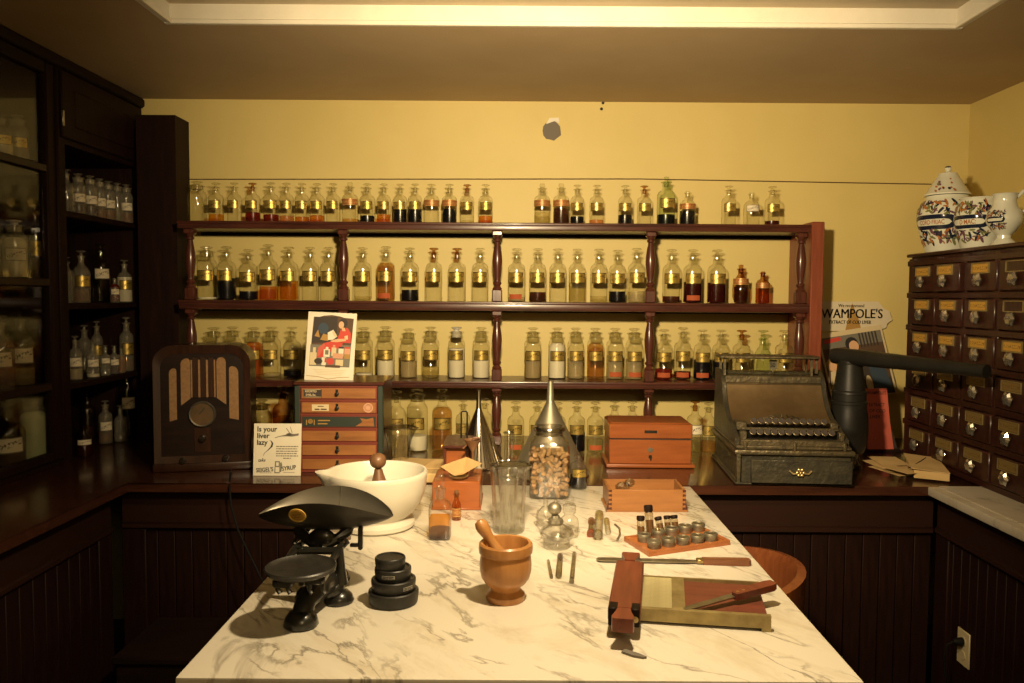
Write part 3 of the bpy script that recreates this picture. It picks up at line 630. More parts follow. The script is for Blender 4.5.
row([(214.6, 19, 49, 'w', None, 'dust', .2), (233, 17, 50, 'w', 'gold', 'cloudy', .3), (254, 18, 49, 'w', 'gold', 'orange', .97), (272, 18, 50, 'w', 'gold', 'cloudy', .08), (292.5, 17.5, 50, 'n', 'gold', 'black', .18), (312, 17.5, 50, 'n', 'gold', 'pale', .2),
     (364, 18, 50, 'w', 'gold', 'powder', .1), (385.7, 18, 51, 'w', 'gold', 'powder', .5), (408.8, 17, 49, 'w', 'gold', 'dust', .5), (430.8, 17, 51, 'w', 'gold', 'pale', .3), (456.4, 17, 51, 'w', 'gold', 'powder', .9, dict(sm='ceramic')),
     (481, 17, 51, 'w', 'gold', 'powder', .55), (532.6, 17, 51, 'w', 'gold', 'dust', .8), (556.5, 17, 51, 'w', 'gold', 'powder', .97), (575.4, 16.5, 51, 'w', 'gold', 'cloudy', .6), (595, 16.5, 51, 'w', 'gold', 'tea', .97),
     (614.6, 17, 51, 'w', 'gold', 'cloudy', .7, dict(seal=True)), (633.5, 17, 51, 'w', 'gold', 'cloudy', .6, dict(seal=True)), (663, 17.5, 50, 'n', 'gold', 'red', .3, dict(seal=True)), (682.3, 17, 52, 'n', 'gold', 'brown', .2, dict(seal=True)),
     (701.5, 17, 50, 'n', 'gold', 'black', .6, dict(seal=True)), (720.6, 17, 50, 'n', 'gold', 'black', .6), (740.6, 17.5, 50, 'n', 'gold', None, 0, dict(sm='glass_brown')), (761.7, 18, 50, 'o', None, 'amber', .2, dict(glass='glass_green')),
     (783.5, 17.5, 50, 'n', 'gold', 'pale', .2)], 378.5, SHELF[2][1], 3.62, 'on the third shelf', 'bottles on the third shelf')
row([(261.6, 20, 50, 'w', None, 'dust', .3, dict(glass='smoke_glass')), (283.5, 21, 64, 'n', None, 'tea', .8, dict(glass='glass_brown', sm='glass_brown')), (396.5, 18.5, 60, 'n', 'gold', 'pale', .2), (417.3, 21, 62, 'w', 'gold', 'powder', .36),
     (442, 20, 62, 'n', 'gold', 'tea', .97, dict(glass='glass')), (463, 15, 52, 'n', 'gold', 'cloudy', .2), (484.5, 15.5, 53, 'n', None, 'pale', .2), (515.6, 17, 50, 'n', 'gold', 'pale', .3, dict(seal=True)), (537, 16, 50, 'n', 'gold', 'tea', .3), (557.5, 16, 49, 'n', 'gold', 'tea', .3),
     (576.5, 17, 50, 'n', 'gold', 'black', .58), (595, 17, 50, 'n', 'gold', 'pale', .35, dict(seal=True)), (614, 17, 52, 'n', 'gold', 'pale', .35), (632, 17, 51, 'n', 'gold', 'tea', .3), (694.5, 16.5, 52, 'n', 'white', 'pale', .3, dict(sm='glass_brown')), (708, 16, 50, 'n', 'gold', 'tea', .3)],
    452, CT + 0.001, 3.36, 'on the back counter', 'bottles on the back counter')

# bottles in the open niche and in the glazed cabinet: small dark figures behind the shelf edges
def side_row(data, z, X, place, group):
    for i, d in enumerate(data):
        x, wd, h, kind, lab, liq, lev = d[:7]; kw = d[7] if len(d) > 7 else {}
        XX = kw.get('X', X); p = on_x(x, 298 + (EYE - z - 0.1) * 270, XX); s = px2m(p.y)
        txt = '%s, %s, %s, %s from left %s' % (kw.get('txt', KIND_TXT[kind]), LAB_TXT[lab], LIQ_TXT[liq], ORD[i], place)
        bottle((XX, p.y, z), wd * s, h * s, kind, lab, liq, lev, kw.get('st', 'wide' if kind == 'w' else 'disc'), txt, group, kw.get('glass', 'glass_hazy'), kw.get('sm'), False,
               rz=R_(38) + random.uniform(-.15, .15), lz=kw.get('lz', (0.30, 0.52)))
side_row([(66.5, 15, 43, 's', None, None, 0, dict(X=-1.83)), (78, 14, 41, 'w', 'white', 'brown', .3), (90, 13.5, 41, 'w', 'white', 'brown', .35), (99.3, 12.5, 40, 'w', 'white', 'amber', .3), (108, 12.5, 39, 'w', 'white', 'amber', .35),
          (117, 12, 39, 'w', None, 'pale', .5), (126, 12, 38, 'w', 'white', 'orange', .35, dict(X=-1.80))], NS[0] + 0.001, -1.83, 'on the niche top shelf', 'bottles on the niche top shelf')
side_row([(66, 14, 46, 'n', None, None, 0, dict(X=-1.84)), (81.5, 16, 52, 's', 'gold', 'tea', .4), (101, 17, 58, 'n', 'oval', None, 0, dict(glass='glass_green', X=-1.86)), (114.5, 9, 26, 's', 'white', 'red', .97, dict(st='plug', txt='tiny red bottle', X=-1.80)),
          (124.5, 14, 42, 's', 'gold', 'powder', .9)], NS[1] + 0.001, -1.83, 'on the niche second shelf', 'bottles on the niche second shelf')
side_row([(75.5, 13, 44, 's', 'white', 'dust', .35), (85, 13, 48, 'n', None, None, 0, dict(X=-1.95)), (93, 12, 36, 's', 'white', 'powder', .1, dict(X=-1.81)), (97.5, 11, 50, 'n', 'gold', None, 0, dict(X=-1.95)), (105.5, 10, 30, 's', 'oval', None, 0, dict(X=-1.81)),
          (114.5, 9.5, 28, 's', 'white', 'brown', .8, dict(X=-1.81)), (121.5, 8, 26, 's', None, 'amber', .9, dict(st='plug', X=-1.80)), (127, 13, 54, 'n', 'gold', 'tea', .3, dict(X=-1.82))], NS[2] + 0.001, -1.83, 'on the niche third shelf', 'bottles on the niche third shelf')
side_row([(84, 16, 30, 's', 'oval', 'brown', .8, dict(X=-1.76, glass='glass_brown')), (88, 16, 48, 'n', None, 'brown', .4, dict(X=-1.95, glass='smoke_glass')), (106, 13, 43, 'n', 'white', 'tea', .4, dict(X=-1.82)), (121, 12, 36, 's', None, None, 0, dict(X=-1.78)),
          (128, 16, 68, 'w', 'oval', 'black', .9, dict(X=-1.82, glass='smoke_glass'))], CT + 0.002, -1.85, 'on the niche counter', 'bottles on the counter inside the niche')
side_row([(2, 19, 44, 's', 'gold', 'powder', .5), (18, 19, 47, 'w', 'gold', 'cloudy', .4)], GS[0] + 0.001, -1.84, 'behind the topmost pane', 'bottles behind the topmost pane')
side_row([(-4, 20, 60, 'w', None, 'cloudy', .6, dict(X=-1.9)), (15, 22, 58, 'w', 'white', 'powder', .97, dict(X=-1.836, sm='ceramic')), (36, 12, 74, 'n', 'gold', 'brown', .4, dict(X=-1.825, glass='smoke_glass'))], GS[1] + 0.001, -1.84, 'behind the second pane', 'bottles behind the second pane')
side_row([(1, 24, 74, 's', 'white', 'orange', .6, dict(X=-1.83)), (21, 25, 74, 's', 'white', 'dust', .35, dict(glass='smoke_glass'))], GS[2] + 0.001, -1.84, 'behind the third pane', 'bottles behind the third pane')
side_row([(7, 33, 66, 's', 'white', 'brown', .35, dict(glass='smoke_glass', lz=(.26, .5))), (34.5, 27, 70, 'w', None, 'milk', .98, dict(st=None, X=-1.842, txt='large green-white jar'))], CT + 0.024, -1.85, 'behind the lowest pane', 'bottles behind the lowest pane')

# ================================================================ drawer cabinet on the right
DX, DY1, DROWS, DCOLS, DH = 1.592, 3.325, 6, 5, 0.832
t = thing('drawer_cabinet', 'dark apothecary cabinet of small labelled drawers with glass knobs', 'cabinet', (DX, DY1, CT + 0.006), -pi / 2)
# local: x runs towards the viewer (world -Y), y into the wall (world +X); front at y = 0
pitch, pz = 0.2, (DH - 0.05) / DROWS
DL = 0.055 + DCOLS * pitch + 0.04
lean = R_(1.2)
part('carcass', G().span(0, DL, 0.02, 0.44, 0, DH - 0.012), 'drawer_wood', t)
part('top_board', G().span(0.0, DL + 0.004, -0.003, 0.45, DH - 0.014, DH, 0.003), 'drawer_wood', t)
for k in range(DROWS + 1): part('rail', G().span(0.0, DL, 0.002, 0.03, k * pz, k * pz + 0.022, 0.002), 'drawer_wood', t)
for k in range(DCOLS + 1): part('stile', G().span(0.012 + k * pitch, 0.055 + k * pitch - 0.012, 0.003, 0.03, 0.0, DH - 0.02, 0.002), 'drawer_wood', t)
front_me = G().span(0.002, pitch - 0.014, -0.006, 0.03, 0.003, pz - 0.025, 0.004).mesh('drawer', 'drawer_wood')
def knob_mesh():
    g = G().lathe([(0, 0), (0.010, 0), (0.008, 0.003), (0.010, 0.005)], 10, M=Matrix.Rotation(pi / 2, 3, 'X'))
    g.m(0).lathe([(0.006, 0.003), (0.020, 0.007), (0.023, 0.013), (0.016, 0.021), (0, 0.023)], 12, M=Matrix.Rotation(pi / 2, 3, 'X'), rib=(6, 0.13))
    return g
_kg = knob_mesh()
knob_me = _kg.mesh('knob', 'glass_knob' if 'glass_knob' in MATS else 'tin_plate', 15)
hold_me = G().box((0, -0.0015, 0.017), (0.105, 0.004, 0.003)).box((0, -0.0015, -0.017), (0.105, 0.004, 0.003)).box((0.052, -0.0015, 0), (0.003, 0.004, 0.034)).box((-0.052, -0.0015, 0), (0.003, 0.004, 0.034)).mesh('label_frame', 'old_brass')
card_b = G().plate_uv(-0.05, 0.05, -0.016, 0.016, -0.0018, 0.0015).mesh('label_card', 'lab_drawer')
card_d = G().plate_uv(-0.05, 0.05, -0.016, 0.016, -0.0018, 0.0015).mesh('label_card', 'lab_drawer_shaded')
for r in range(DROWS):
    for c in range(DCOLS):
        out = -0.016 if (r == DROWS - 1 and c == 1) else random.uniform(-0.003, 0.002)
        d = put('drawer', front_me, t, (0.05 + c * pitch, out, 0.022 + r * pz))
        xm = (pitch - 0.012) / 2
        put('label_frame', hold_me, d, (xm, -0.007, pz - 0.048))
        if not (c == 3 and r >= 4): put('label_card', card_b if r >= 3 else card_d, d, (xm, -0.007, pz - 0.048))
        put('knob', knob_me, d, (xm, -0.006, 0.042))

# painted faience jars on the drawer cabinet
JZ = CT + 0.006 + DH + 0.001
def decorate(g, rf, cy_z, h, a_c, letters, lh, spread=0.9):
    """blue label ring, letters and sprays laid on the jar's wall; rf(z) gives the wall's radius"""
    def on(a, z, e=0.0012): r = rf(z) + e; return (r * sin(a), -r * cos(a), z)
    def blob(pts, mi, e):
        g.m(mi); vs = [g.bm.verts.new(on(a, z, e)) for a, z in pts]
        c = g.bm.verts.new(on(sum(p[0] for p in pts) / len(pts), sum(p[1] for p in pts) / len(pts), e + 0.0006)); fs = []
        for k in range(len(vs)): fs.append(g.bm.faces.new((vs[k], vs[(k + 1) % len(vs)], c)))
        for f in fs: f.material_index = mi
    def strip(a0, a1, z0, z1, mi, e, n=18, m=6):
        zc, hz = (z0 + z1) / 2, (z1 - z0) / 2
        def hh(a):
            u = 2 * (a - a0) / (a1 - a0) - 1
            return sqrt(max(0.0, 1 - abs(u) ** 7))
        grid = [[g.bm.verts.new(on(a0 + (a1 - a0) * k / n, zc + hz * hh(a0 + (a1 - a0) * k / n) * (2 * q / m - 1), e)) for q in range(m + 1)] for k in range(n + 1)]
        for k in range(n):
            for q in range(m):
                f = g.bm.faces.new((grid[k][q], grid[k + 1][q], grid[k + 1][q + 1], grid[k][q + 1])); f.material_index = mi
    strip(a_c - spread, a_c + spread, cy_z - h * 0.125, cy_z + h * 0.125, 1, 0.0008)
    strip(a_c - spread * 0.86, a_c + spread * 0.8, cy_z - h * 0.058, cy_z + h * 0.05, 0, 0.0016)
    if letters:
        g.m(3)
        r0 = rf(cy_z)
        g.text(letters, lh, Matrix(), 0.0006 * lh / 0.03, 0.72, 0, 'CENTER', 0.0, squash=lambda v: Vector(on(a_c + v.x / r0, cy_z + v.y - lh * 0.36, 0.0022)))
    rnd = random.Random(len(letters) + 5)
    for k in range(130):
        side = 1 if rnd.random() < 0.55 else -1
        a = a_c + rnd.uniform(-spread * 1.05, spread * 1.05); z = cy_z + side * h * rnd.uniform(0.14, 0.36)
        s = rnd.uniform(0.005, 0.0125) * (h / 0.25); an = rnd.uniform(0, pi); mi = rnd.choice((1, 1, 1, 2, 3, 3, 4, 4, 2))
        blob([(a + (s * cos(q) * cos(an) * 1.5 - s * sin(q) * 0.5 * sin(an)) / rf(z), z + s * cos(q) * sin(an) * 1.5 + s * sin(q) * 0.5 * cos(an)) for q in [2 * pi * i / 8 for i in range(8)]], mi, 0.0012 + 0.0002 * (k % 5))
    return g
JM = ['jar_glaze', 'navy_glaze', 'violet_glaze', 'rust_glaze', 'green_glaze']
def prof_r(pr):
    def f(z):
        for (r0, z0), (r1, z1) in zip(pr, pr[1:]):
            if z0 <= z <= z1 and z1 > z0: return r0 + (r1 - r0) * (z - z0) / (z1 - z0)
        return pr[-1][0]
    return f
p = on_x(946, 230, 1.735)
pr = [(0, 0), (0.072, 0), (0.075, 0.008), (0.088, 0.05), (0.106, 0.11), (0.112, 0.15), (0.108, 0.18), (0.094, 0.21), (0.082, 0.222), (0.080, 0.235)]
t = thing('faience_jar', 'large lidded white faience jar painted with flowers on the drawer cabinet', 'jar', (p.x, p.y, JZ), 0)
g = G().lathe(pr + [(0.074, 0.235), (0.074, 0.2), (0, 0.19)], 40); decorate(g, prof_r(pr[1:]), 0.125, 0.235, -1.02, 'CORD·FRIAC', 0.025)
part('jar_body', g, JM, t)
g = G().lathe([(0, 0.237), (0.088, 0.237), (0.088, 0.243), (0.080, 0.25), (0.068, 0.272), (0.064, 0.275), (0.052, 0.30), (0.048, 0.303), (0.034, 0.328), (0.014, 0.334), (0.008, 0.336), (0.012, 0.342), (0.014, 0.35), (0, 0.358)], 32)
lf = prof_r([(0.088, 0.243), (0.066, 0.27), (0.05, 0.30), (0.03, 0.325)])
rnd = random.Random(4)
for k in range(16):
    a = rnd.uniform(-1.1, -0.1); z = rnd.uniform(0.25, 0.315); r = lf(z) + 0.003; s = rnd.uniform(0.003, 0.007); mi = rnd.choice((1, 2, 3, 4))
    f = g.bm.faces.new([g.bm.verts.new(((r + 0.0004 * k * 0.2) * sin(a + s * cos(q) / r), -(r + 0.0004 * k * 0.2 - 0.6 * s * sin(q)) * cos(a + s * cos(q) / r), z + s * sin(q))) for q in [2 * pi * i / 7 for i in range(7)]]); f.material_index = mi
g.m(1).lathe([(0.0125, 0.351), (0.009, 0.3565), (0, 0.3585)], 16)
part('lid', g, JM, t)
p = on_x(979, 230, 1.73)
pr = [(0, 0), (0.058, 0), (0.06, 0.006), (0.07, 0.04), (0.083, 0.09), (0.087, 0.125), (0.082, 0.155), (0.070, 0.178), (0.066, 0.188), (0.071, 0.197)]
t = thing('faience_jar', 'open white faience jar painted with flowers beside the large lidded jar', 'jar', (p.x, p.y, JZ), 0)
g = G().lathe(pr + [(0.064, 0.197), (0.06, 0.18), (0, 0.1)], 40); decorate(g, prof_r(pr[1:]), 0.105, 0.20, -1.0, 'D·MAC:', 0.025)
part('jar_body', g, JM, t)
p = on_x(1004, 230, 1.725)
pr = [(0, 0), (0.046, 0), (0.048, 0.006), (0.036, 0.022), (0.024, 0.034), (0.024, 0.045), (0.04, 0.062), (0.057, 0.088), (0.06, 0.105), (0.054, 0.128), (0.04, 0.148), (0.036, 0.165), (0.039, 0.188), (0.043, 0.192)]
t = thing('syrup_jug', 'small white footed syrup jug with handle on the drawer cabinet', 'jug', (p.x, p.y, JZ), 0)
g = G().lathe(pr + [(0.037, 0.192), (0.032, 0.165), (0, 0.15)], 36); decorate(g, prof_r(pr[6:11]), 0.098, 0.09, -1.1, '', 0.02, 0.6)
part('jug_body', g, JM, t)
part('handle', G().tube([(0.036, 0, 0.178), (0.055, 0, 0.2), (0.07, 0, 0.198), (0.076, 0, 0.175), (0.072, 0, 0.145), (0.056, 0, 0.125)], [0.007, 0.007, 0.007, 0.0065, 0.006, 0.006], 10), 'jar_glaze', t, rot=(0, 0, -0.4))

# old papers on the corner of the worktop
t = thing('paper_bundle', 'open bundle of old yellowed papers on the right worktop corner', 'papers', (1.515, 2.985, CT + 0.006), -0.24)
part('paper_stack', G().prism([(-0.06, -0.13), (0.05, -0.16), (0.08, 0.10), (-0.03, 0.14)], 0.0, 0.028, 'z'), 'old_paper', t)
part('loose_sheet', G().prism([(-0.07, -0.125), (0.05, -0.165), (0.075, 0.11), (-0.04, 0.15)], 0.029, 0.031, 'z', MT(0, 0, 0.004, 0.02, 0.035)), 'old_paper', t)
for k, (x, y, a, ln) in enumerate(((-0.10, -0.03, 0.5, 0.17), (-0.115, 0.02, 0.35, 0.2), (-0.10, 0.06, 0.2, 0.19), (-0.085, -0.09, 0.75, 0.11))):
    part('loose_sheet', G().box((x, y, 0.006 + 0.005 * k), (0.11, ln, 0.0012), (0.02 * k, -0.05 + 0.03 * k, a)), 'old_paper', t)
part('string', G().tube([(-0.075, -0.11, 0.03), (-0.01, 0.0, 0.038), (0.03, 0.09, 0.036)], 0.0014, 6).tube([(-0.14, -0.02, 0.014), (-0.07, -0.06, 0.03), (-0.05, -0.09, 0.02)], 0.0012, 6), 'black_matte', t)

# ================================================================ signs behind the register
SY = WALL_Y - 0.012
def W(px, py): v = on_y(px, py, SY); return (v.x, v.z)
o3 = W(820, 331)
t = thing('cutout_sign', 'cream cut-out shop sign lettered WAMPOLE\'S on the back wall', 'sign', (o3[0], SY, o3[1]))
def L(px, py): v = W(px, py); return (v[0] - o3[0], v[1] - o3[1])
part('board', G().prism([L(820, 331), L(820, 302.5), L(822, 301.5), L(878, 301.5), L(884, 309), L(889, 311), L(892, 320), L(887, 323.5), L(886, 327.5), L(882, 329), L(878, 331)], -0.004, 0.004), 'sign_board', t)
bb = L(851, 318)
for body, sz, px, py, bo, wdt in (("WAMPOLE'S", 0.061, 821, 317.8, 0.0011, 0.86), ('We recommend', 0.021, 838, 307.0, 0.0003, 0.86), ('EXTRACT OF COD LIVER', 0.0225, 828.5, 323.6, 0.0006, 0.78)):
    g = G()
    for dx in (-bo, -bo * 0.3, bo * 0.3, bo): g.text(body, sz, MT(L(px, py)[0] + dx, -0.0047, L(px, py)[1] + dx * 0.3) @ UP_XZ, 0.0, wdt)
    part('lettering', g, 'ink', t)
part('ornament', G().prism([L(852, 303), L(854.5, 310), L(858, 318), L(861, 330), L(845, 330), L(848, 318), L(849.5, 310)], -0.0042, -0.004), 'ochre_print', t)
o3 = W(855, 365)
t = thing('picture_card', 'large tilted colour picture card of two seated figures behind the register', 'sign', (o3[0], SY - 0.02, o3[1]), rot=(R_(-4), 0, 0))
qd = [L(829, 399), L(816, 334.5), L(880, 324.5), L(894.5, 393)]
part('card', G().prism(qd, -0.003, 0.003), 'cream_print', t)
def Q(u, v): a, b, c, d = [Vector((*x, 0)) for x in (qd[0], qd[3], qd[2], qd[1])]; r = (a * (1 - u) + b * u) * (1 - v) + (d * (1 - u) + c * u) * v; return (r.x, r.y)
def QP(pts, d): return G().prism([Q(u, v) for u, v in pts], -0.003 - d, -0.003)
part('print', QP([(.03, .02), (.97, .02), (.97, .93), (.03, .93)], 0.0004), 'brown_print', t)
part('print', QP([(.03, .02), (.97, .02), (.97, .25), (.03, .25)], 0.0006), 'dark_print', t)
part('print', QP([(.03, .76), (.97, .76), (.97, .93), (.03, .93)], 0.0006), 'grey_print', t)
for k in range(6): part('print', QP([(.62 + .05 * k, .72), (.645 + .05 * k, .72), (.645 + .05 * k, .93), (.62 + .05 * k, .93)], 0.0008), 'dark_print', t)
part('print', QP([(.08, .84), (.34, .86), (.34, .92), (.08, .9)], 0.0009), 'red_print', t)
def disc(cu, cv, ru, rv, n=14): return [(cu + ru * cos(2 * pi * k / n), cv + rv * sin(2 * pi * k / n)) for k in range(n)]
for (cu, cv, ru, rv, mt, dd) in ((.49, .79, .10, .10, 'ink', .001), (.515, .75, .075, .085, 'skin_print', .0013), (.56, .58, .085, .11, 'pink_print', .0012), (.12, .52, .085, .10, 'ochre_print', .001), (.13, .49, .06, .075, 'skin_print', .0013), (.78, .52, .12, .11, 'blue_print', .001), (.62, .18, .05, .13, 'cream_print', .0012)):
    part('print', QP(disc(cu, cv, ru, rv), dd), mt, t)
part('print', QP([(.36, .62), (.48, .7), (.64, .66), (.7, .45), (.68, .26), (.4, .28)], 0.0011), 'dark_print', t)
part('print', QP([(.02, .1), (.08, .42), (.22, .42), (.28, .12)], 0.0011), 'cream_print', t)
part('print', QP([(.7, .05), (.66, .42), (.9, .46), (.95, .05)], 0.0012), 'blue_print', t)
o3 = W(880, 452); o3 = (o3[0] - 0.02, CT + 0.0)
YS = 3.42
def W2(px, py): v = on_y(px, py, YS); return (v.x, v.z)
o3 = (W2(881, 452)[0], CT + 0.002)
def L2(px, py): v = W2(px, py); return (v[0] - o3[0], v[1] - o3[1])
t = thing('red_display_packet', 'red lettered show card standing on a dark foot behind the tin kettle', 'sign', (o3[0], YS, o3[1]))
part('card', G().prism([L2(867, 449), L2(862, 389), L2(886, 388), L2(889, 420), L2(893, 449)], -0.008, 0.002), 'red_card', t)
part('backing_card', G().prism([L2(864, 452), L2(886, 388), L2(889, 419), L2(898, 450)], 0.003, 0.012), 'dark_print', t)
part('foot', G().prism([L2(866, 454), L2(866, 449.5), L2(898, 448.5), L2(899, 453)], -0.03, 0.03), 'black_wood', t)
for body, sz, px, py, wdt in (("WAMPOLE'S", 0.019, 866.5, 394, 0.78), ('EXTRACT', 0.02, 868, 406, 0.78), ('OF COD', 0.02, 868.5, 412, 0.9), ('LIVER', 0.02, 869, 418, 0.9)):
    part('lettering', G().text(body, sz, MT(L2(px, py)[0], -0.0085, L2(px, py)[1]) @ UP_XZ, 0.0002, wdt), 'ink', t)

# ================================================================ tin steam kettle with long spout
t = thing('steam_kettle', 'dark tin steam kettle with a long tapered spout beside the register', 'kettle', (1.272, 3.09, CT + 0.001))
K = 3.09 / F_PX
part('body', G().lathe([(0, 0.058), (0.052, 0.058), (0.058, 0.075), (0.064, 0.10), (0.066, 0.135), (0.0665, 0.136), (0.066, 0.16), (0.064, 0.205), (0.060, 0.225), (0.0595, 0.245), (0.062, 0.247), (0.062, 0.257), (0.057, 0.26), (0.057, 0.285), (0.059, 0.287), (0.058, 0.295), (0.053, 0.30), (0.049, 0.335), (0.044, 0.375), (0.042, 0.40), (0, 0.402)], 36, sx=1.1, sy=1.1), 'kettle_tin', t)
part('stand', G().lathe([(0, 0), (0.05, 0), (0.05, 0.006), (0.044, 0.012), (0.036, 0.03), (0.04, 0.056), (0, 0.057)], 24), 'black_iron', t)
for k in range(3):
    a = k * 2 * pi / 3 + 0.5; part('foot', G().tube([(0.045 * cos(a), 0.045 * sin(a), 0.06), (0.058 * cos(a), 0.058 * sin(a), 0.03), (0.062 * cos(a), 0.062 * sin(a), 0.003)], 0.006, 8), 'black_iron', t)
part('lamp', G().lathe([(0, 0), (0.018, 0), (0.024, 0.012), (0.014, 0.026), (0.006, 0.04), (0, 0.042)], 16, c=(-0.01, -0.045, 0.012)), 'steel', t)
part('spout', G().tube([(-0.045, 0.05, 0.428), (-0.025, 0.02, 0.429), (0.02, -0.06, 0.428), (0.20, -0.46, 0.422), (0.226, -0.515, 0.421)], [0.030, 0.032, 0.031, 0.022, 0.021], 22).tube([(0.222, -0.505, 0.421), (0.228, -0.518, 0.421)], [0.0225, 0.0225], 22), 'kettle_tin', t)
part('collar', G().lathe([(0.043, 0.395), (0.045, 0.40), (0.044, 0.412), (0.036, 0.42), (0, 0.424)], 28), 'kettle_tin', t)

# ================================================================ cash register
t = thing('cash_register', 'antique embossed brass cash register with two rows of round keys', 'cash register', (0.748, 2.757, CT + 0.001), R_(-4))
RW = 0.405
part('base', G().span(0.012, RW - 0.004, 0.03, 0.50, 0.004, 0.108, 0.003).span(0, RW, 0.01, 0.52, 0, 0.008, 0.003), 'register_green', t)
part('corner_strip', G().span(0.004, 0.02, 0.012, 0.034, 0.006, 0.108, 0.003).span(0.004, 0.014, 0.02, 0.50, 0.006, 0.016, 0.002), 'register_metal', t)
d = part('drawer', G().span(0.05, RW - 0.012, -0.012, 0.0, 0.012, 0.094, 0.003).span(0.056, 0.062, 0, 0.2, 0.012, 0.085).span(RW - 0.024, RW - 0.018, 0, 0.2, 0.012, 0.085).span(0.056, RW - 0.018, 0, 0.2, 0.012, 0.02), 'register_green', t)
part('coin_cup', G().box((0.14, 0.02, 0.075), (0.006, 0.05, 0.03)).box((0.215, 0.02, 0.075), (0.006, 0.05, 0.03)).box((0.3, 0.02, 0.075), (0.006, 0.05, 0.03)), 'register_metal', d)
g = G()
for a in range(6): g.ball((0.216 + 0.011 * cos(a * pi / 3), -0.016, 0.052 + 0.011 * sin(a * pi / 3)), (0.007, 0.005, 0.007), 8, 6)
g.ball((0.216, -0.018, 0.052), 0.006, 8, 6).tube([(0.178, -0.014, 0.058), (0.19, -0.018, 0.048), (0.205, -0.018, 0.05)], 0.004, 6).tube([(0.254, -0.014, 0.058), (0.242, -0.018, 0.048), (0.227, -0.018, 0.05)], 0.004, 6)
part('drawer_pull', g, 'brass', d)
part('ledge', G().span(-0.002, RW + 0.004, 0.012, 0.5, 0.106, 0.122, 0.004, 2).span(0.004, RW - 0.004, 0.028, 0.49, 0.122, 0.136, 0.004), 'register_metal', t)
# side profile of the cabinet (y back, z up)
side = [(0.055, 0.134), (0.5, 0.134), (0.5, 0.37), (0.40, 0.37), (0.355, 0.345), (0.335, 0.325), (0.33, 0.307), (0.318, 0.285), (0.295, 0.255), (0.265, 0.230), (0.225, 0.208), (0.18, 0.197), (0.055, 0.155)]
part('cabinet_side', G().prism(side, 0.006, 0.022, 'x'), 'register_green', t)
part('cabinet_side', G().prism(side, RW - 0.022, RW - 0.006, 'x'), 'register_green', t)
part('back_case', G().span(0.022, RW - 0.022, 0.42, 0.498, 0.135, 0.36).span(0.022, RW - 0.022, 0.2, 0.42, 0.135, 0.15), 'register_green', t)
lidp = [(0.35, 0.325), (0.334, 0.318), (0.328, 0.305), (0.314, 0.281), (0.29, 0.251), (0.26, 0.226), (0.22, 0.204), (0.178, 0.194)]
part('curved_lid', G().prism(lidp + [(y + 0.004, z - 0.010) for y, z in lidp[::-1]], 0.0235, RW - 0.0235, 'x'), 'register_lid', t)
part('top_band', G().span(0.018, RW - 0.018, 0.348, 0.43, 0.322, 0.352, 0.004).span(0.012, RW - 0.012, 0.34, 0.36, 0.314, 0.324, 0.003), 'register_metal', t)
g = G()
for k in range(9):
    a = pi * k / 8; g.tube([(0.2 + 0.004 * cos(a), 0.183, 0.2 + 0.004 * sin(a)), (0.2 + 0.05 * cos(a), 0.2, 0.206 + 0.018 * sin(a)), (0.2 + 0.07 * cos(a), 0.208, 0.204 + 0.012 * sin(a))], 0.0022, 5)
part('lid_ornament', g, 'register_metal', t)
part('front_plate', G().span(0.02, RW - 0.02, 0.03, 0.058, 0.134, 0.156, 0.003), 'register_metal', t)
for x in (0.03, 0.2, RW - 0.035): part('bracket', G().span(x, x + 0.012, 0.022, 0.04, 0.12, 0.15, 0.003), 'register_metal', t)
part('key_bed', G().prism([(0.062, 0.150), (0.178, 0.188), (0.2, 0.15)], 0.0235, RW - 0.0235, 'x'), 'black_matte', t)
part('key_frame', G().span(0.022, 0.046, 0.05, 0.075, 0.15, 0.182, 0.003).span(RW - 0.042, RW - 0.022, 0.05, 0.075, 0.15, 0.182, 0.003).span(0.022, RW - 0.022, 0.115, 0.125, 0.176, 0.186, 0.002).span(0.022, 0.06, 0.12, 0.18, 0.178, 0.205, 0.003).span(RW - 0.05, RW - 0.022, 0.12, 0.18, 0.178, 0.205, 0.003), 'register_metal', t)
kg = G().tube([(0, 0.03, -0.016), (0, 0, 0)], 0.003, 6).m(1).lathe([(0, 0), (0.0105, 0), (0.0115, 0.003), (0.010, 0.006), (0, 0.005)], 14, M=Matrix.Rotation(R_(55), 3, 'X')).m(0).lathe([(0.0105, -0.001), (0.0122, 0.001), (0.0122, 0.004), (0.0105, 0.005)], 14, M=Matrix.Rotation(R_(55), 3, 'X'))
key_me = kg.mesh('key', ['register_metal', 'dark_print'])
for k in range(12): put('key', key_me, t, (0.066 + k * 0.0247, 0.052, 0.180))
for k in range(11): put('key', key_me, t, (0.078 + k * 0.0247, 0.10, 0.212))
part('window_frame', G().span(-0.004, RW - 0.03, 0.335, 0.44, 0.418, 0.43, 0.004).span(0.012, 0.024, 0.35, 0.36, 0.35, 0.42, 0.002).span(RW - 0.062, RW - 0.05, 0.35, 0.36, 0.35, 0.42, 0.002).span(RW - 0.04, RW - 0.028, 0.36, 0.37, 0.36, 0.42, 0.002)
     .span(0.012, 0.02, 0.43, 0.438, 0.35, 0.42).span(RW - 0.058, RW - 0.05, 0.43, 0.438, 0.35, 0.42), 'register_metal', t)
part('window_pane', G().span(0.024, RW - 0.062, 0.353, 0.355, 0.353, 0.418), 'window_pane', t)
f = part('price_flag', G().span(0.196, 0.226, 0.385, 0.387, 0.374, 0.412).span(0.209, 0.213, 0.387, 0.389, 0.36, 0.39), 'grey_print', t)
part('numerals', G().text('50', 0.026, MT(0.1985, 0.3845, 0.383) @ UP_XZ, 0.0008, 0.8), 'ink', f)

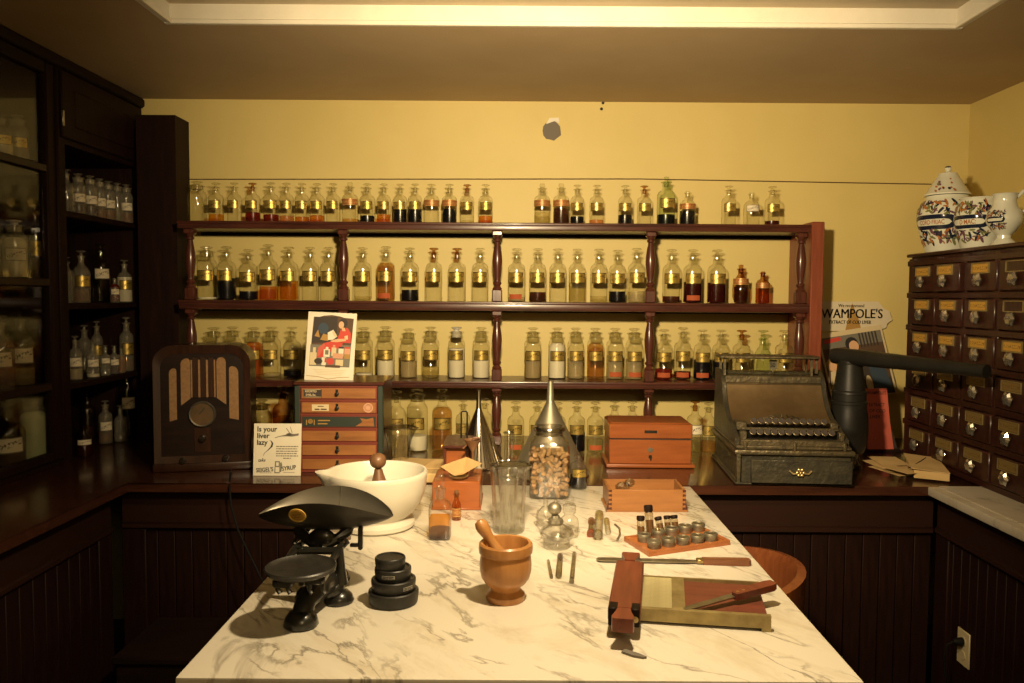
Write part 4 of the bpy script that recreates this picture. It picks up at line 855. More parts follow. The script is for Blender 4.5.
# ================================================================ radio
t = thing('tabletop_radio', 'dark wooden tombstone radio with cloth grille slots and round dial', 'radio', (-1.182, 2.950, CT + 0.001), R_(13))
RWD, RH = 0.36, 0.462
def tomb(w, h, r, z0=0.0, n=8):
    pts = [(-w / 2, z0), (w / 2, z0)]
    for k in range(n + 1):
        a = pi / 2 * k / n; pts.append((w / 2 - r + r * cos(a), h - r * 0.9 + r * 0.9 * sin(a)))
    for k in range(n + 1):
        a = pi / 2 + pi / 2 * k / n; pts.append((-w / 2 + r + r * cos(a), h - r * 0.9 + r * 0.9 * sin(a)))
    return pts
g = G().prism(tomb(0.332, RH, 0.072, 0.03), 0.0, 0.24)
part('case', g, 'radio_wood', t)
fr = tomb(0.338, RH + 0.004, 0.074, 0.028); inn = tomb(0.290, RH - 0.028, 0.055, 0.055)
g = G(); n = len(fr)
A = [[g.bm.verts.new((u, y, v)) for u, v in P] for P, y in ((fr, 0.006), (fr, -0.012), (inn, -0.006), (inn, 0.002))]
for P, Qv in zip(A, A[1:]):
    for k in range(n): g.bm.faces.new((P[k], P[(k + 1) % n], Qv[(k + 1) % n], Qv[k]))
part('front_frame', g, 'radio_wood', t)
part('front_panel', G().prism(inn, -0.003, 0.004), 'black_wood', t)
part('plinth', G().span(-0.174, 0.174, -0.02, 0.245, 0.0, 0.03, 0.006, 2), 'radio_wood', t)
def slot(x0, x1, zt0, zt1, zb0, zb1):
    pts = [(x0, zb0), (x1, zb1)]; n = 6; r = (x1 - x0) / 2
    top0, top1 = zt0, zt1
    pts += [(x1, top1)] + [((x0 + x1) / 2 + r * cos(a), (top0 + top1) / 2 + (top1 - top0) / 2 * cos(a) + r * sin(a)) for a in [pi * (k + 1) / (n + 1) for k in range(n)]] + [(x0, top0)]
    return pts
q0 = 2.925 / F_PX
def rx_(px): return (px - 198.5) * q0
def rzv(py): return (470.5 - py) * q0
for a, b, ta, tb, ba, bb in ((167, 174, 371, 369, 420, 418), (178, 187, 362, 360, 404, 397), (212, 221, -360, -360, -397, -404), (224, 233, -368, -371, -418, -420)):
    ta, tb, ba, bb = [abs(v) for v in (ta, tb, ba, bb)]
    part('grille_cloth', G().prism(slot(rx_(a), rx_(b), rzv(ta), rzv(tb), rzv(ba), rzv(bb)), -0.0045, -0.002), 'grille_cloth', t)
for a, b in ((189.5, 194), (197, 201.5), (204.5, 209)):
    part('grille_bar', G().prism([(rx_(a), rzv(396)), (rx_(b), rzv(396)), (rx_(b), rzv(356)), (rx_(a), rzv(356))], -0.009, -0.002), 'radio_wood', t)
for a, b in ((187.5, 189), (194.5, 196.5), (202, 204), (209.5, 211)):
    part('grille_cloth', G().prism([(rx_(a), rzv(396)), (rx_(b), rzv(396)), (rx_(b), rzv(358)), (rx_(a), rzv(358))], -0.0045, -0.002), 'grille_cloth', t)
RXM = Matrix.Rotation(pi / 2, 3, 'X')
dc = (rx_(198), -0.003, rzv(413))
d = part('dial', G().lathe([(0, 0), (0.043, 0), (0.043, 0.006), (0, 0.006)], 32, M=RXM), 'dial_face', t, dc)
part('dial_ring', G().lathe([(0.041, 0), (0.048, 0.0), (0.048, 0.008), (0.045, 0.012), (0.041, 0.009), (0.041, 0)], 36, M=RXM), 'zinc', d)
part('pointer', G().box((0, -0.0075, 0.012), (0.003, 0.001, 0.03), (0, 0.7, 0)), 'ink', d)
for px, py in ((198, 438), (179, 460), (220, 459)):
    part('tuning_knob', G().lathe([(0, 0), (0.013, 0), (0.013, 0.006), (0.011, 0.02), (0, 0.022)], 18, M=RXM, rib=(9, 0.03)), 'bakelite', t, (rx_(px), -0.004, rzv(py)))
part('knob_panel', G().span(rx_(190), rx_(206), -0.006, -0.002, rzv(452), rzv(427), 0.001), 'radio_wood', t)

# ================================================================ advertising card for a syrup
t = thing('advert_card', 'small cream advertising card asking Is your liver lazy beside the radio', 'sign', (-0.968, 2.858, CT + 0.001), R_(1), rot=(R_(-6), 0, R_(1)))
cw, ch = 0.171, 0.188
part('card', G().span(0, cw, 0, 0.003, 0, ch), 'paper', t)
part('easel_back', G().prism([(0.004, 0.0), (0.004, ch * 0.7), (0.055, 0.012), (0.05, 0.006)], cw / 2 - 0.02, cw / 2 + 0.02, 'x'), 'paper', t)
def cx_(px): return (px - 253) / 47.0 * cw
def cz_(py): return (476 - py) / 52.0 * ch
TM = lambda px, py, rz=0.0: MT(cx_(px), -0.0006, cz_(py)) @ UP_XZ @ Matrix.Rotation(rz, 4, 'Z')
for body, sz, px, py, rz_, bo, wdt, sh in (('Is your', 0.0265, 256, 432, 0, 0.0006, 0.97, 0), ('liver', 0.0265, 256, 438.6, 0, 0.0006, 0.97, 0), ('lazy', 0.0265, 256, 445.2, 0, 0.0006, 0.97, 0), ('take', 0.017, 257.5, 462, 0, 0.0002, 0.9, 0.35),
                                          ("SEIGEL'S", 0.021, 256, 472.6, 0.07, 0.0004, 0.82, 0), ('SYRUP', 0.021, 281.5, 471.0, 0.12, 0.0004, 0.84, 0)):
    part('lettering', G().text(body, sz, TM(px, py, rz_), bo, wdt, sh), 'ink', t)
qm = [(268.3, 440.5), (270.2, 441.5), (271.6, 444), (270.6, 447.5), (267, 451), (263.8, 453.5), (262.6, 456.5)]
g = G(); wv = [0.0004, 0.0022, 0.0042, 0.0046, 0.0026, 0.0014, 0.0005]
pv = [(cx_(a), cz_(b)) for a, b in qm]
for k in range(len(pv) - 1):
    g.prism([(pv[k][0] - wv[k] * .7, pv[k][1] + wv[k] * .3), (pv[k][0] + wv[k] * .7, pv[k][1] + wv[k] * .3), (pv[k + 1][0] + wv[k + 1] * .7, pv[k + 1][1]), (pv[k + 1][0] - wv[k + 1] * .7, pv[k + 1][1])], -0.0009, 0)
g.ball((cx_(262.3), -0.0002, cz_(459)), (0.0016, 0.0006, 0.0016), 8, 6)
part('question_mark', g, 'ink', t)
g = G()
def cp(pts, e=0.0006): g.prism([(cx_(a), cz_(b)) for a, b in pts], -e, 0)
cp([(273.5, 438), (279, 436.3), (284, 435.2), (288, 434), (293, 434.3), (297.5, 433.8), (297, 436), (291, 437), (286, 436.8), (280, 436.9), (274, 438.6)])
cp([(285, 434.4), (288, 433), (290.5, 434), (290, 436.6), (286, 436.4)]); cp([(284.6, 428.5), (285.2, 428.4), (288.6, 433.4), (288, 433.6)]); cp([(288.5, 427.0), (289, 427.2), (291.2, 433.4), (290.5, 433.2)])
part('drawing', g, 'ink_soft', t)
g = G()
for k in range(6):
    x = 275.3 if k < 5 else 282.5; x1 = 297 - (k % 2) if k < 5 else 290
    rnd = random.Random(k); y = 447.4 + 2.35 * k
    while x < x1:
        wd = rnd.uniform(1.2, 3.2); cp([(x, y), (min(x + wd, x1), y), (min(x + wd, x1), y - 1.0), (x, y - 1.0)], 0.0004); x += wd + 0.6
for x0_, x1_, y in ((260, 271, 473.4), (283, 294, 473.0)):
    x = x0_
    while x < x1_: cp([(x, y), (x + 1.3, y), (x + 1.3, y - 0.6), (x, y - 0.6)], 0.0004); x += 1.9
part('small_print', g, 'ink_soft', t)
g = G(); cp([(274.5, 461.5), (279.2, 461.5), (279.2, 473.4), (274, 473.4)], 0.0012); cp([(279.5, 463.5), (280.6, 462.2), (281.5, 465), (280.8, 472), (279.5, 472.5)], 0.0012)
part('bottle_drawing', g, 'grey_print', t)
g = G(); cp([(275.6, 462.6), (278.2, 462.6), (278.2, 466.2), (275.6, 466.2)], 0.0016); cp([(275.0, 467.4), (278.8, 467.4), (278.8, 472.4), (275, 472.4)], 0.0016)
part('bottle_label', g, 'paper', t)

# ================================================================ chest of six shallow drawers
t = thing('dye_cabinet', 'small red and green chest of six shallow labelled drawers', 'cabinet', (-0.826, 2.922, CT + 0.001), R_(1.0))
SW, SH, SD = 0.312, 0.335, 0.25
part('case', G().span(0.0, SW, 0.012, SD, 0.0, SH - 0.012), 'mahogany', t)
part('top_board', G().span(-0.012, SW + 0.010, -0.006, SD + 0.01, SH - 0.014, SH, 0.004), 'mahogany', t)
part('corner_post', G().span(-0.008, 0.013, -0.004, 0.02, 0.0, SH - 0.014, 0.003), 'cab_green', t)
part('corner_post', G().span(SW - 0.016, SW + 0.004, -0.004, 0.02, 0.0, SH - 0.014, 0.003), 'cab_green', t)
for k in range(7): part('rail', G().span(0.012, SW - 0.016, 0.0, 0.02, k * 0.0525, k * 0.0525 + 0.008), 'cab_red', t)
for k in range(6):
    z0 = 0.008 + k * 0.0525; sh = 0.004 * (k < 3)
    d = part('drawer', G().span(0.013, SW - 0.017, 0.0, 0.03, z0, z0 + 0.0445, 0.002), 'cab_red', t)
    if k == 3: part('front_paper', G().span(0.02, SW - 0.023, -0.002, 0.002, z0 + 0.004, z0 + 0.041), 'cab_green', d); part('bare_wood', G().prism([(0.215, z0 + 0.006), (0.24, z0 + 0.022), (0.232, z0 + 0.036), (0.255, z0 + 0.032), (0.28, z0 + 0.038), (0.284, z0 + 0.006)], -0.0026, -0.001), 'drawer_orange', d)
    else: part('front_paper', G().span(0.02, SW - 0.023, -0.002, 0.002, z0 + 0.004, z0 + 0.041), 'drawer_orange', d)
    if k != 3: part('drawer_pull', G().lathe([(0, 0), (0.008, 0), (0.006, 0.006), (0.007, 0.012), (0, 0.014)], 14, M=RXM).box((0, -0.003, 0.012), (0.009, 0.003, 0.010)), 'black_iron', d, (0.148, -0.001, z0 + 0.02))
    if k == 5:
        part('label_plate', G().span(0.026, 0.092, -0.0032, -0.001, z0 + 0.007, z0 + 0.038), 'dark_print', d)
        part('lettering', G().text('ASSORTED', 0.011, MT(0.031, -0.0034, z0 + 0.026) @ UP_XZ, 0.0002, 0.8).text('DYES, Etc.', 0.011, MT(0.034, -0.0034, z0 + 0.013) @ UP_XZ, 0.0002, 0.8).box((0.059, -0.003, z0 + 0.036), (0.062, 0.001, 0.0012)).box((0.059, -0.003, z0 + 0.009), (0.062, 0.001, 0.0012)), 'cream_print', d)
    if k == 4:
        part('label_plate', G().span(0.056, 0.118, -0.0032, -0.001, z0 + 0.010, z0 + 0.034), 'cream_print', d)
        part('lettering', G().box((0.088, -0.0034, z0 + 0.027), (0.022, 0.0006, 0.003)).box((0.075, -0.0034, z0 + 0.016), (0.018, 0.0006, 0.005)).box((0.099, -0.0034, z0 + 0.016), (0.022, 0.0006, 0.005)), 'brown_print', d)
        part('round_stamp', G().lathe([(0.013, 0), (0.018, 0), (0.018, 0.001), (0.013, 0.001), (0.013, 0)], 20, M=RXM).lathe([(0, 0), (0.010, 0), (0.010, 0.001), (0, 0.001)], 18, M=RXM), 'pink_print', d, (0.262, -0.002, z0 + 0.022))
    if k == 3:
        part('lettering', G().box((0.036, -0.003, z0 + 0.02), (0.003, 0.001, 0.02)).lathe([(0.007, 0), (0.009, 0), (0.009, 0.001), (0.007, 0.001), (0.007, 0)], 14, c=(0.05, -0.0025, z0 + 0.024), M=RXM).box((0.064, -0.003, z0 + 0.02), (0.003, 0.001, 0.02)).box((0.1, -0.003, z0 + 0.027), (0.045, 0.001, 0.004)).box((0.095, -0.003, z0 + 0.015), (0.035, 0.001, 0.004)), 'ochre_print', d)

# colour print of a reading woman, leaning on top of the chest
t = thing('calendar_print', 'cream framed colour print of a woman in red reading, atop the chest', 'picture', (-0.815, 2.985, CT + SH + 0.002), 0, rot=(R_(-7), R_(2.2), 0))
pw, ph = 0.183, 0.257
part('card', G().span(0, pw, 0, 0.003, 0, ph), 'paper', t)
ux = lambda u: (u - 85.0) / 420.0 * pw
uz = lambda v: (640.0 - v) / 605.0 * ph
def pic(pts, mt, lay): part('print', G().prism([(ux(a), uz(b)) for a, b in pts], -0.0004 - 0.00018 * lay, 0), mt, t)
pic([(135, 78), (185, 78), (220, 66), (290, 58), (360, 66), (400, 78), (480, 82), (470, 330), (465, 515), (118, 515), (125, 330)], 'brown_print', 0)
pic([(140, 82), (340, 70), (345, 300), (130, 310)], 'dark_print', 1)
pic([(120, 325), (470, 320), (465, 513), (118, 513)], 'grey_print', 1)
pic(disc(222, 178, 46, 50), 'blue_print', 2)
pic([(200, 280), (225, 225), (262, 235), (270, 290)], 'ochre_print', 3); pic([(150, 250), (178, 190), (196, 260)], 'ochre_print', 2)
pic([(375, 180), (430, 165), (462, 210), (466, 300), (380, 298), (350, 270)], 'red_print', 4)
pic([(180, 440), (190, 350), (235, 310), (310, 285), (400, 290), (390, 335), (300, 380), (240, 430)], 'red_print', 4)
pic([(190, 350), (235, 312), (250, 330), (205, 420), (182, 430)], 'red_card', 5)
pic(disc(392, 125, 38, 42), 'dark_print', 5); pic(disc(376, 142, 23, 32), 'skin_print', 6); pic([(380, 165), (404, 160), (415, 195), (388, 196)], 'skin_print', 5)
pic([(290, 285), (345, 268), (420, 262), (424, 282), (350, 296), (300, 295)], 'skin_print', 6); pic([(408, 240), (436, 232), (440, 268), (412, 272)], 'cream_print', 6)
pic([(262, 215), (310, 188), (348, 245), (310, 276), (268, 280)], 'paper', 7)
pic([(310, 190), (348, 245), (326, 252), (300, 215)], 'cream_print', 8)
for (x0, x1, y0, y1, mt, lay) in ((122, 178, 395, 505, 'cream_print', 6), (145, 168, 350, 400, 'cream_print', 6), (238, 290, 362, 430, 'paper', 7), (254, 276, 342, 366, 'paper', 7), (250, 280, 370, 410, 'grey_print', 8), (305, 345, 345, 420, 'cream_print', 6),
                            (315, 335, 322, 348, 'pink_print', 6), (318, 405, 395, 440, 'pink_print', 7), (365, 408, 335, 420, 'paper', 6), (365, 408, 335, 352, 'dark_print', 7), (415, 465, 335, 400, 'pink_print', 6), (415, 465, 335, 350, 'red_print', 7), (418, 462, 400, 440, 'ochre_print', 6),
                            (225, 262, 435, 505, 'paper', 6), (345, 410, 450, 505, 'cream_print', 6), (418, 462, 450, 508, 'grey_print', 6), (258, 385, 500, 522, 'brown_print', 8)):
    pic([(x0, y0), (x1, y0), (x1, y1), (x0, y1)], mt, lay)
pic(disc(196, 470, 36, 26), 'dark_print', 9); pic(disc(300, 468, 34, 30), 'red_print', 9); pic([(250, 440), (262, 440), (262, 480), (250, 480)], 'red_print', 8)
g = G()
for k in range(4):
    g.box(((ux(295)), -0.0003, uz(545 + 14 * k)), (0.12 - 0.01 * k, 0.0006, 0.0016))
part('small_print', g, 'cream_print', t)
g = G()
for s in ((110, 60), (480, 60)): pass
g.prism([(ux(100), uz(600)), (ux(200), uz(605)), (ux(290), uz(622)), (ux(380), uz(605)), (ux(470), uz(600)), (ux(470), uz(604)), (ux(380), uz(610)), (ux(290), uz(627)), (ux(200), uz(610)), (ux(100), uz(604))], -0.0005, 0)
part('scroll_line', g, 'ochre_print', t)

# flat tan packet with a paper on it, between mortar and balance
t = thing('paper_packet', 'flat tan packet with a pale sheet on it behind the white mortar', 'packet', (-0.36, 2.86, CT + 0.001), R_(-2))
part('packet', G().span(-0.14, 0.10, -0.10, 0.16, 0, 0.034, 0.004), 'old_paper', t); part('sheet', G().box((0.02, 0.05, 0.036), (0.16, 0.16, 0.0015), (0, 0, 0.1)), 'filter_paper', t); part('sheet', G().box((-0.05, 0.08, 0.038), (0.14, 0.12, 0.0015), (0, 0, -0.2)), 'old_paper', t)

# ================================================================ glassware helpers
def vessel(name, label, cat, loc, outer, wall, mat='glass_hero', seg=36, rz=0.0, rib=None, lip=None, base=0.006, kind_part='glass_body', sx=1, sy=1):
    """open double-walled glass: outer profile (r, z) from foot to rim"""
    t = thing(name, label, cat, loc, rz)
    inner = [(max(r - wall, 0.001), z) for r, z in outer[::-1] if z > base + 0.002]
    g = G().lathe([(0, outer[0][1])] + outer + [(outer[-1][0] - wall * 0.5, outer[-1][1] + 0.0012)] + inner + [(inner[-1][0] * 0.9, base), (0, base)], seg, rib=rib, lip=lip, sx=sx, sy=sy)
    part(kind_part, g, mat, t, angle=30)
    r_, z_ = outer[-1]
    part('rim', G().lathe([(r_ - wall, z_ - 0.001), (r_ - wall * 0.5, z_ + 0.0024), (r_ + 0.0004, z_ - 0.001), (r_ - wall, z_ - 0.001)], seg, rib=rib, lip=lip), 'crystal', t)
    part('thick_foot', G().lathe([(0, 0.0005), (outer[0][0] - 0.001, 0.0005), (outer[0][0] - 0.0005, base), (0, base)], seg), mat, t)
    if rib:
        for q in range(rib[0]):
            a = 2 * pi * q / rib[0]
            part('flute', G().tube([((r - 0.0002) * (1 + rib[1]) * cos(a), (r - 0.0002) * (1 + rib[1]) * sin(a), z) for r, z in outer[1:-1]], 0.0009, 5), 'crystal', t)
    return t
def spout_lip(a0, ln, z0, wdt=0.35):
    def f(a, r, z):
        d = (a - a0 + pi) % (2 * pi) - pi
        k = max(0.0, 1 - (d / wdt) ** 2)
        q = max(0.0, (z - z0[0]) / (z0[1] - z0[0]))
        return (ln * k * q * q, -0.25 * ln * k * q * q)
    return f

# glasses on the counter
vessel('measure_glass', 'flared clear measuring glass behind the white mortar', 'glass', (-0.462, 2.995, CT + 0.001), [(0.034, 0), (0.036, 0.004), (0.038, 0.05), (0.046, 0.11), (0.056, 0.152), (0.060, 0.158)], 0.003, rib=(10, 0.02), lip=spout_lip(0, 0.014, (0.12, 0.158)))
vessel('glass_cylinder', 'slender clear glass cylinder standing left of the large funnel', 'glass', (-0.045, 2.83, CT + 0.001), [(0.028, 0), (0.028, 0.006), (0.016, 0.012), (0.0155, 0.16), (0.019, 0.168)], 0.002, seg=24)
# funnels standing upside down
def funnel(name, label, loc, r, h, tr, th, mat, rib=None):
    t = thing(name, label, 'funnel', loc)
    g = G().lathe([(r, 0), (r + 0.003, 0.002), (r, 0.005), (tr * 1.25, h - th), (tr * 1.1, h - th + 0.006), (tr * 0.8, h), (tr * 0.65, h), (tr * 0.95, h - th), (r - 0.006, 0.004), (r, 0)], 96 if rib else 48, rib=None)
    if rib:
        for v in g.bm.verts:
            k = min(1.0, max(0.0, (v.co.z - 0.008) / 0.02)) * min(1.0, max(0, (h - th - v.co.z) / 0.03)) if False else (1.0 if 0.004 < v.co.z < h - th - 0.02 else 0.0)
    part('cone', g, mat, t, angle=25)
    if rib:
        for q in range(rib[0]):
            a = 2 * pi * q / rib[0]
            part('rib', G().tube([((r - 0.004) * cos(a), (r - 0.004) * sin(a), 0.012), (tr * 1.45 * cos(a), tr * 1.45 * sin(a), h - th - 0.012)], [0.0042, 0.0018], 6), mat, t)
    part('rim_bead', G().lathe([(r - 0.001, 0.0), (r + 0.004, 0.002), (r + 0.004, 0.006), (r - 0.001, 0.008), (r - 0.001, 0.0)], 48), mat, t)
    return t
funnel('tin_funnel', 'bright ribbed tin funnel standing upside down behind the wooden balance', (-0.165, 3.06, CT + 0.001), 0.098, 0.292, 0.0095, 0.075, 'tin_plate', (36,))
funnel('tin_funnel', 'large plain tin funnel standing upside down behind the cork jar', (0.106, 2.93, CT + 0.001), 0.142, 0.342, 0.013, 0.078, 'tin_dull')

# red wooden box
t = thing('red_wood_box', 'polished orange-red wooden box with small brass plate on the counter', 'box', (0.496, 3.045, CT + 0.001), R_(-0.5)); t.scale = (1, 1, 0.95)
part('box_body', G().span(-0.158, 0.158, 0, 0.20, 0.014, 0.112, 0.003), 'red_box', t)
part('base_moulding', G().span(-0.170, 0.170, -0.012, 0.212, 0.0, 0.014, 0.005, 2), 'red_box', t)
part('gap_strip', G().span(-0.155, 0.155, 0.003, 0.197, 0.11, 0.119), 'ink', t)
d = part('lid', G().span(-0.160, 0.160, -0.002, 0.202, 0.117, 0.176, 0.003).span(-0.153, 0.153, 0.006, 0.194, 0.175, 0.181, 0.004), 'red_box', t)
part('name_plate', G().span(-0.024, 0.024, -0.0035, 0, 0.139, 0.151, 0.002).box((0, -0.0045, 0.145), (0.036, 0.001, 0.006)), 'black_iron', d)
part('escutcheon', G().lathe([(0, 0), (0.010, 0), (0.010, 0.002), (0, 0.0025)], 20, M=RXM), 'zinc', t, (0, 0, 0.071))
part('keyhole', G().box((0, -0.001, 0.043), (0.013, 0.002, 0.013), None, 0.003).box((0.002, -0.001, 0.034), (0.006, 0.002, 0.012)), 'black_iron', t)

# ================================================================ the marble table
TXa, TXb, TYa, TYb = -0.587, 0.587, 1.328, 2.742
t = thing('marble_table', 'large work table with white grey-veined marble top', 'table', (0, 0, 0))
part('marble_top', G().span(TXa, TXb, TYa, TYb, CT - 0.028, CT, 0.004, 2), 'marble', t)
part('apron', G().span(TXa + 0.06, TXb - 0.16, TYa + 0.06, TYb - 0.04, CT - 0.15, CT - 0.029, 0.003), 'dark_wood_x', t)
for x, y in ((TXa + 0.09, TYa + 0.1), (TXb - 0.2, TYa + 0.1), (TXa + 0.09, TYb - 0.08), (TXb - 0.2, TYb - 0.08)):
    part('leg', G().lathe([(0, 0), (0.022, 0), (0.026, 0.03), (0.02, 0.08), (0.03, 0.3), (0.034, 0.5), (0.026, 0.56), (0.036, 0.58), (0.036, CT - 0.15), (0, CT - 0.15)], 16), 'dark_wood', t, (x, y, 0))
# wooden armchair behind the right edge
t = thing('round_back_chair', 'reddish wooden chair with curved round back at the right table edge', 'chair', (0.565, 2.275, 0), R_(0))
n = 22; g = G(); ra, rb = 0.235, 0.215
rows = []
for k in range(n + 1):
    a = R_(-98) + R_(196) * k / n; hz = 0.79 - 0.05 * abs(a / R_(98)) ** 2
    rows.append([g.bm.verts.new((r * cos(a), r * 1.0 * sin(a), z)) for r, z in ((ra + 0.012, hz), (ra + 0.002, 0.46), (rb - 0.004, 0.46), (rb - 0.002, hz - 0.02), (rb + 0.008, hz + 0.004))])
for A_, B_ in zip(rows, rows[1:]):
    for k in range(5): g.bm.faces.new((A_[k], A_[(k + 1) % 5], B_[(k + 1) % 5], B_[k]))
g.bm.faces.new(rows[0]); g.bm.faces.new(rows[-1][::-1])
part('curved_back', g, 'chair_wood', t)
part('seat', G().lathe([(0, 0.44), (0.21, 0.44), (0.225, 0.45), (0.22, 0.47), (0.15, 0.465), (0, 0.455)], 32), 'chair_wood', t)
for a in (45, 135, 225, 315): part('leg', G().tube([(0.15 * cos(R_(a)), 0.15 * sin(R_(a)), 0.442), (0.2 * cos(R_(a)), 0.2 * sin(R_(a)), 0.0)], [0.018, 0.014], 10), 'chair_wood', t)

Z = CT + 0.0005
# ---- white mortar and its pestle
t = thing('ceramic_mortar', 'large white ceramic mortar with pouring lip on the marble table', 'mortar', (-0.408, 2.236, Z))
out = [(0, 0), (0.098, 0), (0.106, 0.006), (0.106, 0.016), (0.094, 0.024), (0.088, 0.03), (0.104, 0.045), (0.126, 0.075), (0.138, 0.11), (0.142, 0.145), (0.143, 0.155), (0.140, 0.160), (0.134, 0.160), (0.129, 0.152), (0.124, 0.12), (0.108, 0.08), (0.07, 0.045), (0, 0.034)]
def mlip(a, r, z):
    d = (a - R_(196) + pi) % (2 * pi) - pi; k = max(0, 1 - (d / 0.3) ** 2)
    return (0.03 * k * max(0, (z - 0.1) / 0.06) ** 2 if r > 0.1 else 0, 0.004 * k * max(0, (z - 0.1) / 0.06))
part('bowl', G().lathe(out, 64, lip=mlip), 'ceramic', t, angle=50)
t = thing('wooden_pestle', 'brown ball-headed wooden pestle standing in the white mortar', 'pestle', (-0.392, 2.205, Z + 0.045), rot=(R_(-2), R_(-3), 0))
part('handle', G().lathe([(0, 0), (0.016, 0.002), (0.024, 0.02), (0.028, 0.05), (0.022, 0.085), (0.014, 0.112), (0.011, 0.124)], 20), 'pestle_dark', t); part('ball_head', G().ball((0, 0, 0.147), (0.0235, 0.0235, 0.0225), 20, 14), 'pestle_dark', t)

# ---- turned wooden mortar and pestle
t = thing('wooden_mortar', 'turned honey-coloured wooden mortar in the middle of the table', 'mortar', (-0.032, 1.692, Z))
part('bowl', G().lathe([(0, 0), (0.040, 0), (0.0415, 0.004), (0.0415, 0.013), (0.038, 0.017), (0.0345, 0.020), (0.032, 0.024), (0.034, 0.030), (0.044, 0.038), (0.052, 0.05), (0.0555, 0.065), (0.056, 0.08), (0.0545, 0.094), (0.053, 0.1), (0.0575, 0.104), (0.0585, 0.112), (0.0575, 0.122), (0.054, 0.1255), (0.049, 0.1245), (0.047, 0.115), (0.046, 0.085), (0.036, 0.055), (0, 0.045)], 48), 'turned_wood', t)
t = thing('small_wood_pestle', 'smooth wooden pestle leaning to the left in the wooden mortar', 'pestle', (-0.024, 1.685, Z + 0.066), rot=(R_(-6), R_(-33), 0))
part('handle', G().lathe([(0, 0), (0.013, 0.002), (0.0165, 0.015), (0.0155, 0.035), (0.0125, 0.055), (0.0105, 0.075), (0.012, 0.09), (0.0145, 0.103), (0.0145, 0.113), (0.0105, 0.122), (0, 0.126)], 24), 'turned_wood', t)

# ---- stacked iron weights
wz = 0.0
for i, (r, h, dx, dy, txt) in enumerate(((0.0535, 0.029, 0.0, 0.0, 'largest black iron weight, lowest of the stack on the table'), (0.0475, 0.027, 0.0, 0.001, 'black iron weight second from the bottom of the stack'), (0.0390, 0.026, -0.0015, 0.003, 'black iron weight second from the top of the stack'), (0.0325, 0.025, -0.007, 0.001, 'smallest black iron weight, topmost of the stack'))):
    t = thing('iron_weight', txt, 'weight', (-0.270 + dx, 1.672 + dy, Z + wz), R_(-6 + 20 * (i % 2)), 'stacked iron weights')
    part('weight_body', G().lathe([(0, 0), (r * 0.9, 0), (r * 0.96, 0.003), (r, h * 0.8), (r * 0.985, h * 0.93), (r * 0.93, h), (r * 0.86, h - 0.001), (r * 0.84, h - 0.003), (0, h - 0.003)], 40), 'weight_iron', t)
    if i in (1, 2): part('cast_mark', G().patch(r * 0.99 + 0.0004, -0.35 + 0.7 * (i == 1), 0.35 + 0.5 * (i == 1), h * 0.4, h * 0.66), 'lab_weight', t)
    wz += h - 0.0028

# ---- counter scale
t = thing('counter_scale', 'black cast-iron counter scale with round plate and metal scoop', 'scale', (-0.432, 1.545, Z), R_(0))
g = G()
g.lathe([(0, 0), (0.031, 0), (0.034, 0.004), (0.031, 0.018), (0.022, 0.03), (0, 0.034)], 24)
g.tube([(0.0, 0.004, 0.018), (0.004, 0.02, 0.042), (0.016, 0.06, 0.052), (0.024, 0.12, 0.046), (0.014, 0.18, 0.05), (0.0, 0.25, 0.024)], [0.021, 0.021, 0.024, 0.026, 0.022, 0.018], 14)
g.lathe([(0, 0), (0.030, 0), (0.032, 0.004), (0.028, 0.016), (0.018, 0.026), (0, 0.029)], 22, c=(0.046, 0.125, 0)); g.lathe([(0, 0), (0.028, 0), (0.030, 0.004), (0.026, 0.016), (0.018, 0.026), (0, 0.029)], 22, c=(-0.022, 0.14, 0))
g.lathe([(0, 0), (0.028, 0), (0.030, 0.004), (0.026, 0.018), (0.016, 0.03), (0, 0.032)], 22, c=(0.012, 0.255, 0)); g.ball((0.03, 0.12, 0.03), (0.03, 0.028, 0.02), 14, 10)
part('base', g, 'black_iron', t, angle=60)
part('fulcrum', G().tube([(-0.026, 0.125, 0.04), (-0.034, 0.125, 0.075), (-0.036, 0.125, 0.118)], [0.014, 0.009, 0.007], 10), 'black_iron', t)
part('fulcrum', G().tube([(0.05, 0.125, 0.04), (0.05, 0.125, 0.075), (0.048, 0.125, 0.118)], [0.016, 0.010, 0.008], 10), 'black_iron', t)
g = G()
for s in (-0.045, 0.040): g.tube([(s, 0.0, 0.100), (s * 1.08, 0.06, 0.106), (s * 1.1, 0.125, 0.110), (s * 1.08, 0.19, 0.108), (s, 0.245, 0.104)], [0.006, 0.006, 0.009, 0.007, 0.006], 8)
g.tube([(-0.05, 0.0, 0.100), (0.046, 0.0, 0.100)], 0.006, 8).tube([(-0.055, 0.125, 0.110), (0.05, 0.125, 0.110)], 0.008, 8).tube([(-0.05, 0.245, 0.104), (0.046, 0.245, 0.104)], 0.007, 8)
part('beam', g, 'black_iron', t)
g = G().span(-0.048, -0.008, -0.03, 0.03, 0.085, 0.102, 0.004).span(0.01, 0.05, -0.02, 0.03, 0.088, 0.104, 0.004)
for s in (-0.042, -0.022, 0.02, 0.046): g.tube([(s, -0.012, 0.1), (s, -0.012, 0.078), (s + 0.006, -0.014, 0.07)], 0.005, 8)
part('plate_bracket', g, 'black_iron', t)
part('plate', G().lathe([(0, 0.108), (0.045, 0.106), (0.060, 0.108), (0.068, 0.114), (0.0695, 0.119), (0.067, 0.1215), (0.063, 0.118), (0.055, 0.1155), (0, 0.1145)], 48), 'weight_iron', t)
g = G()
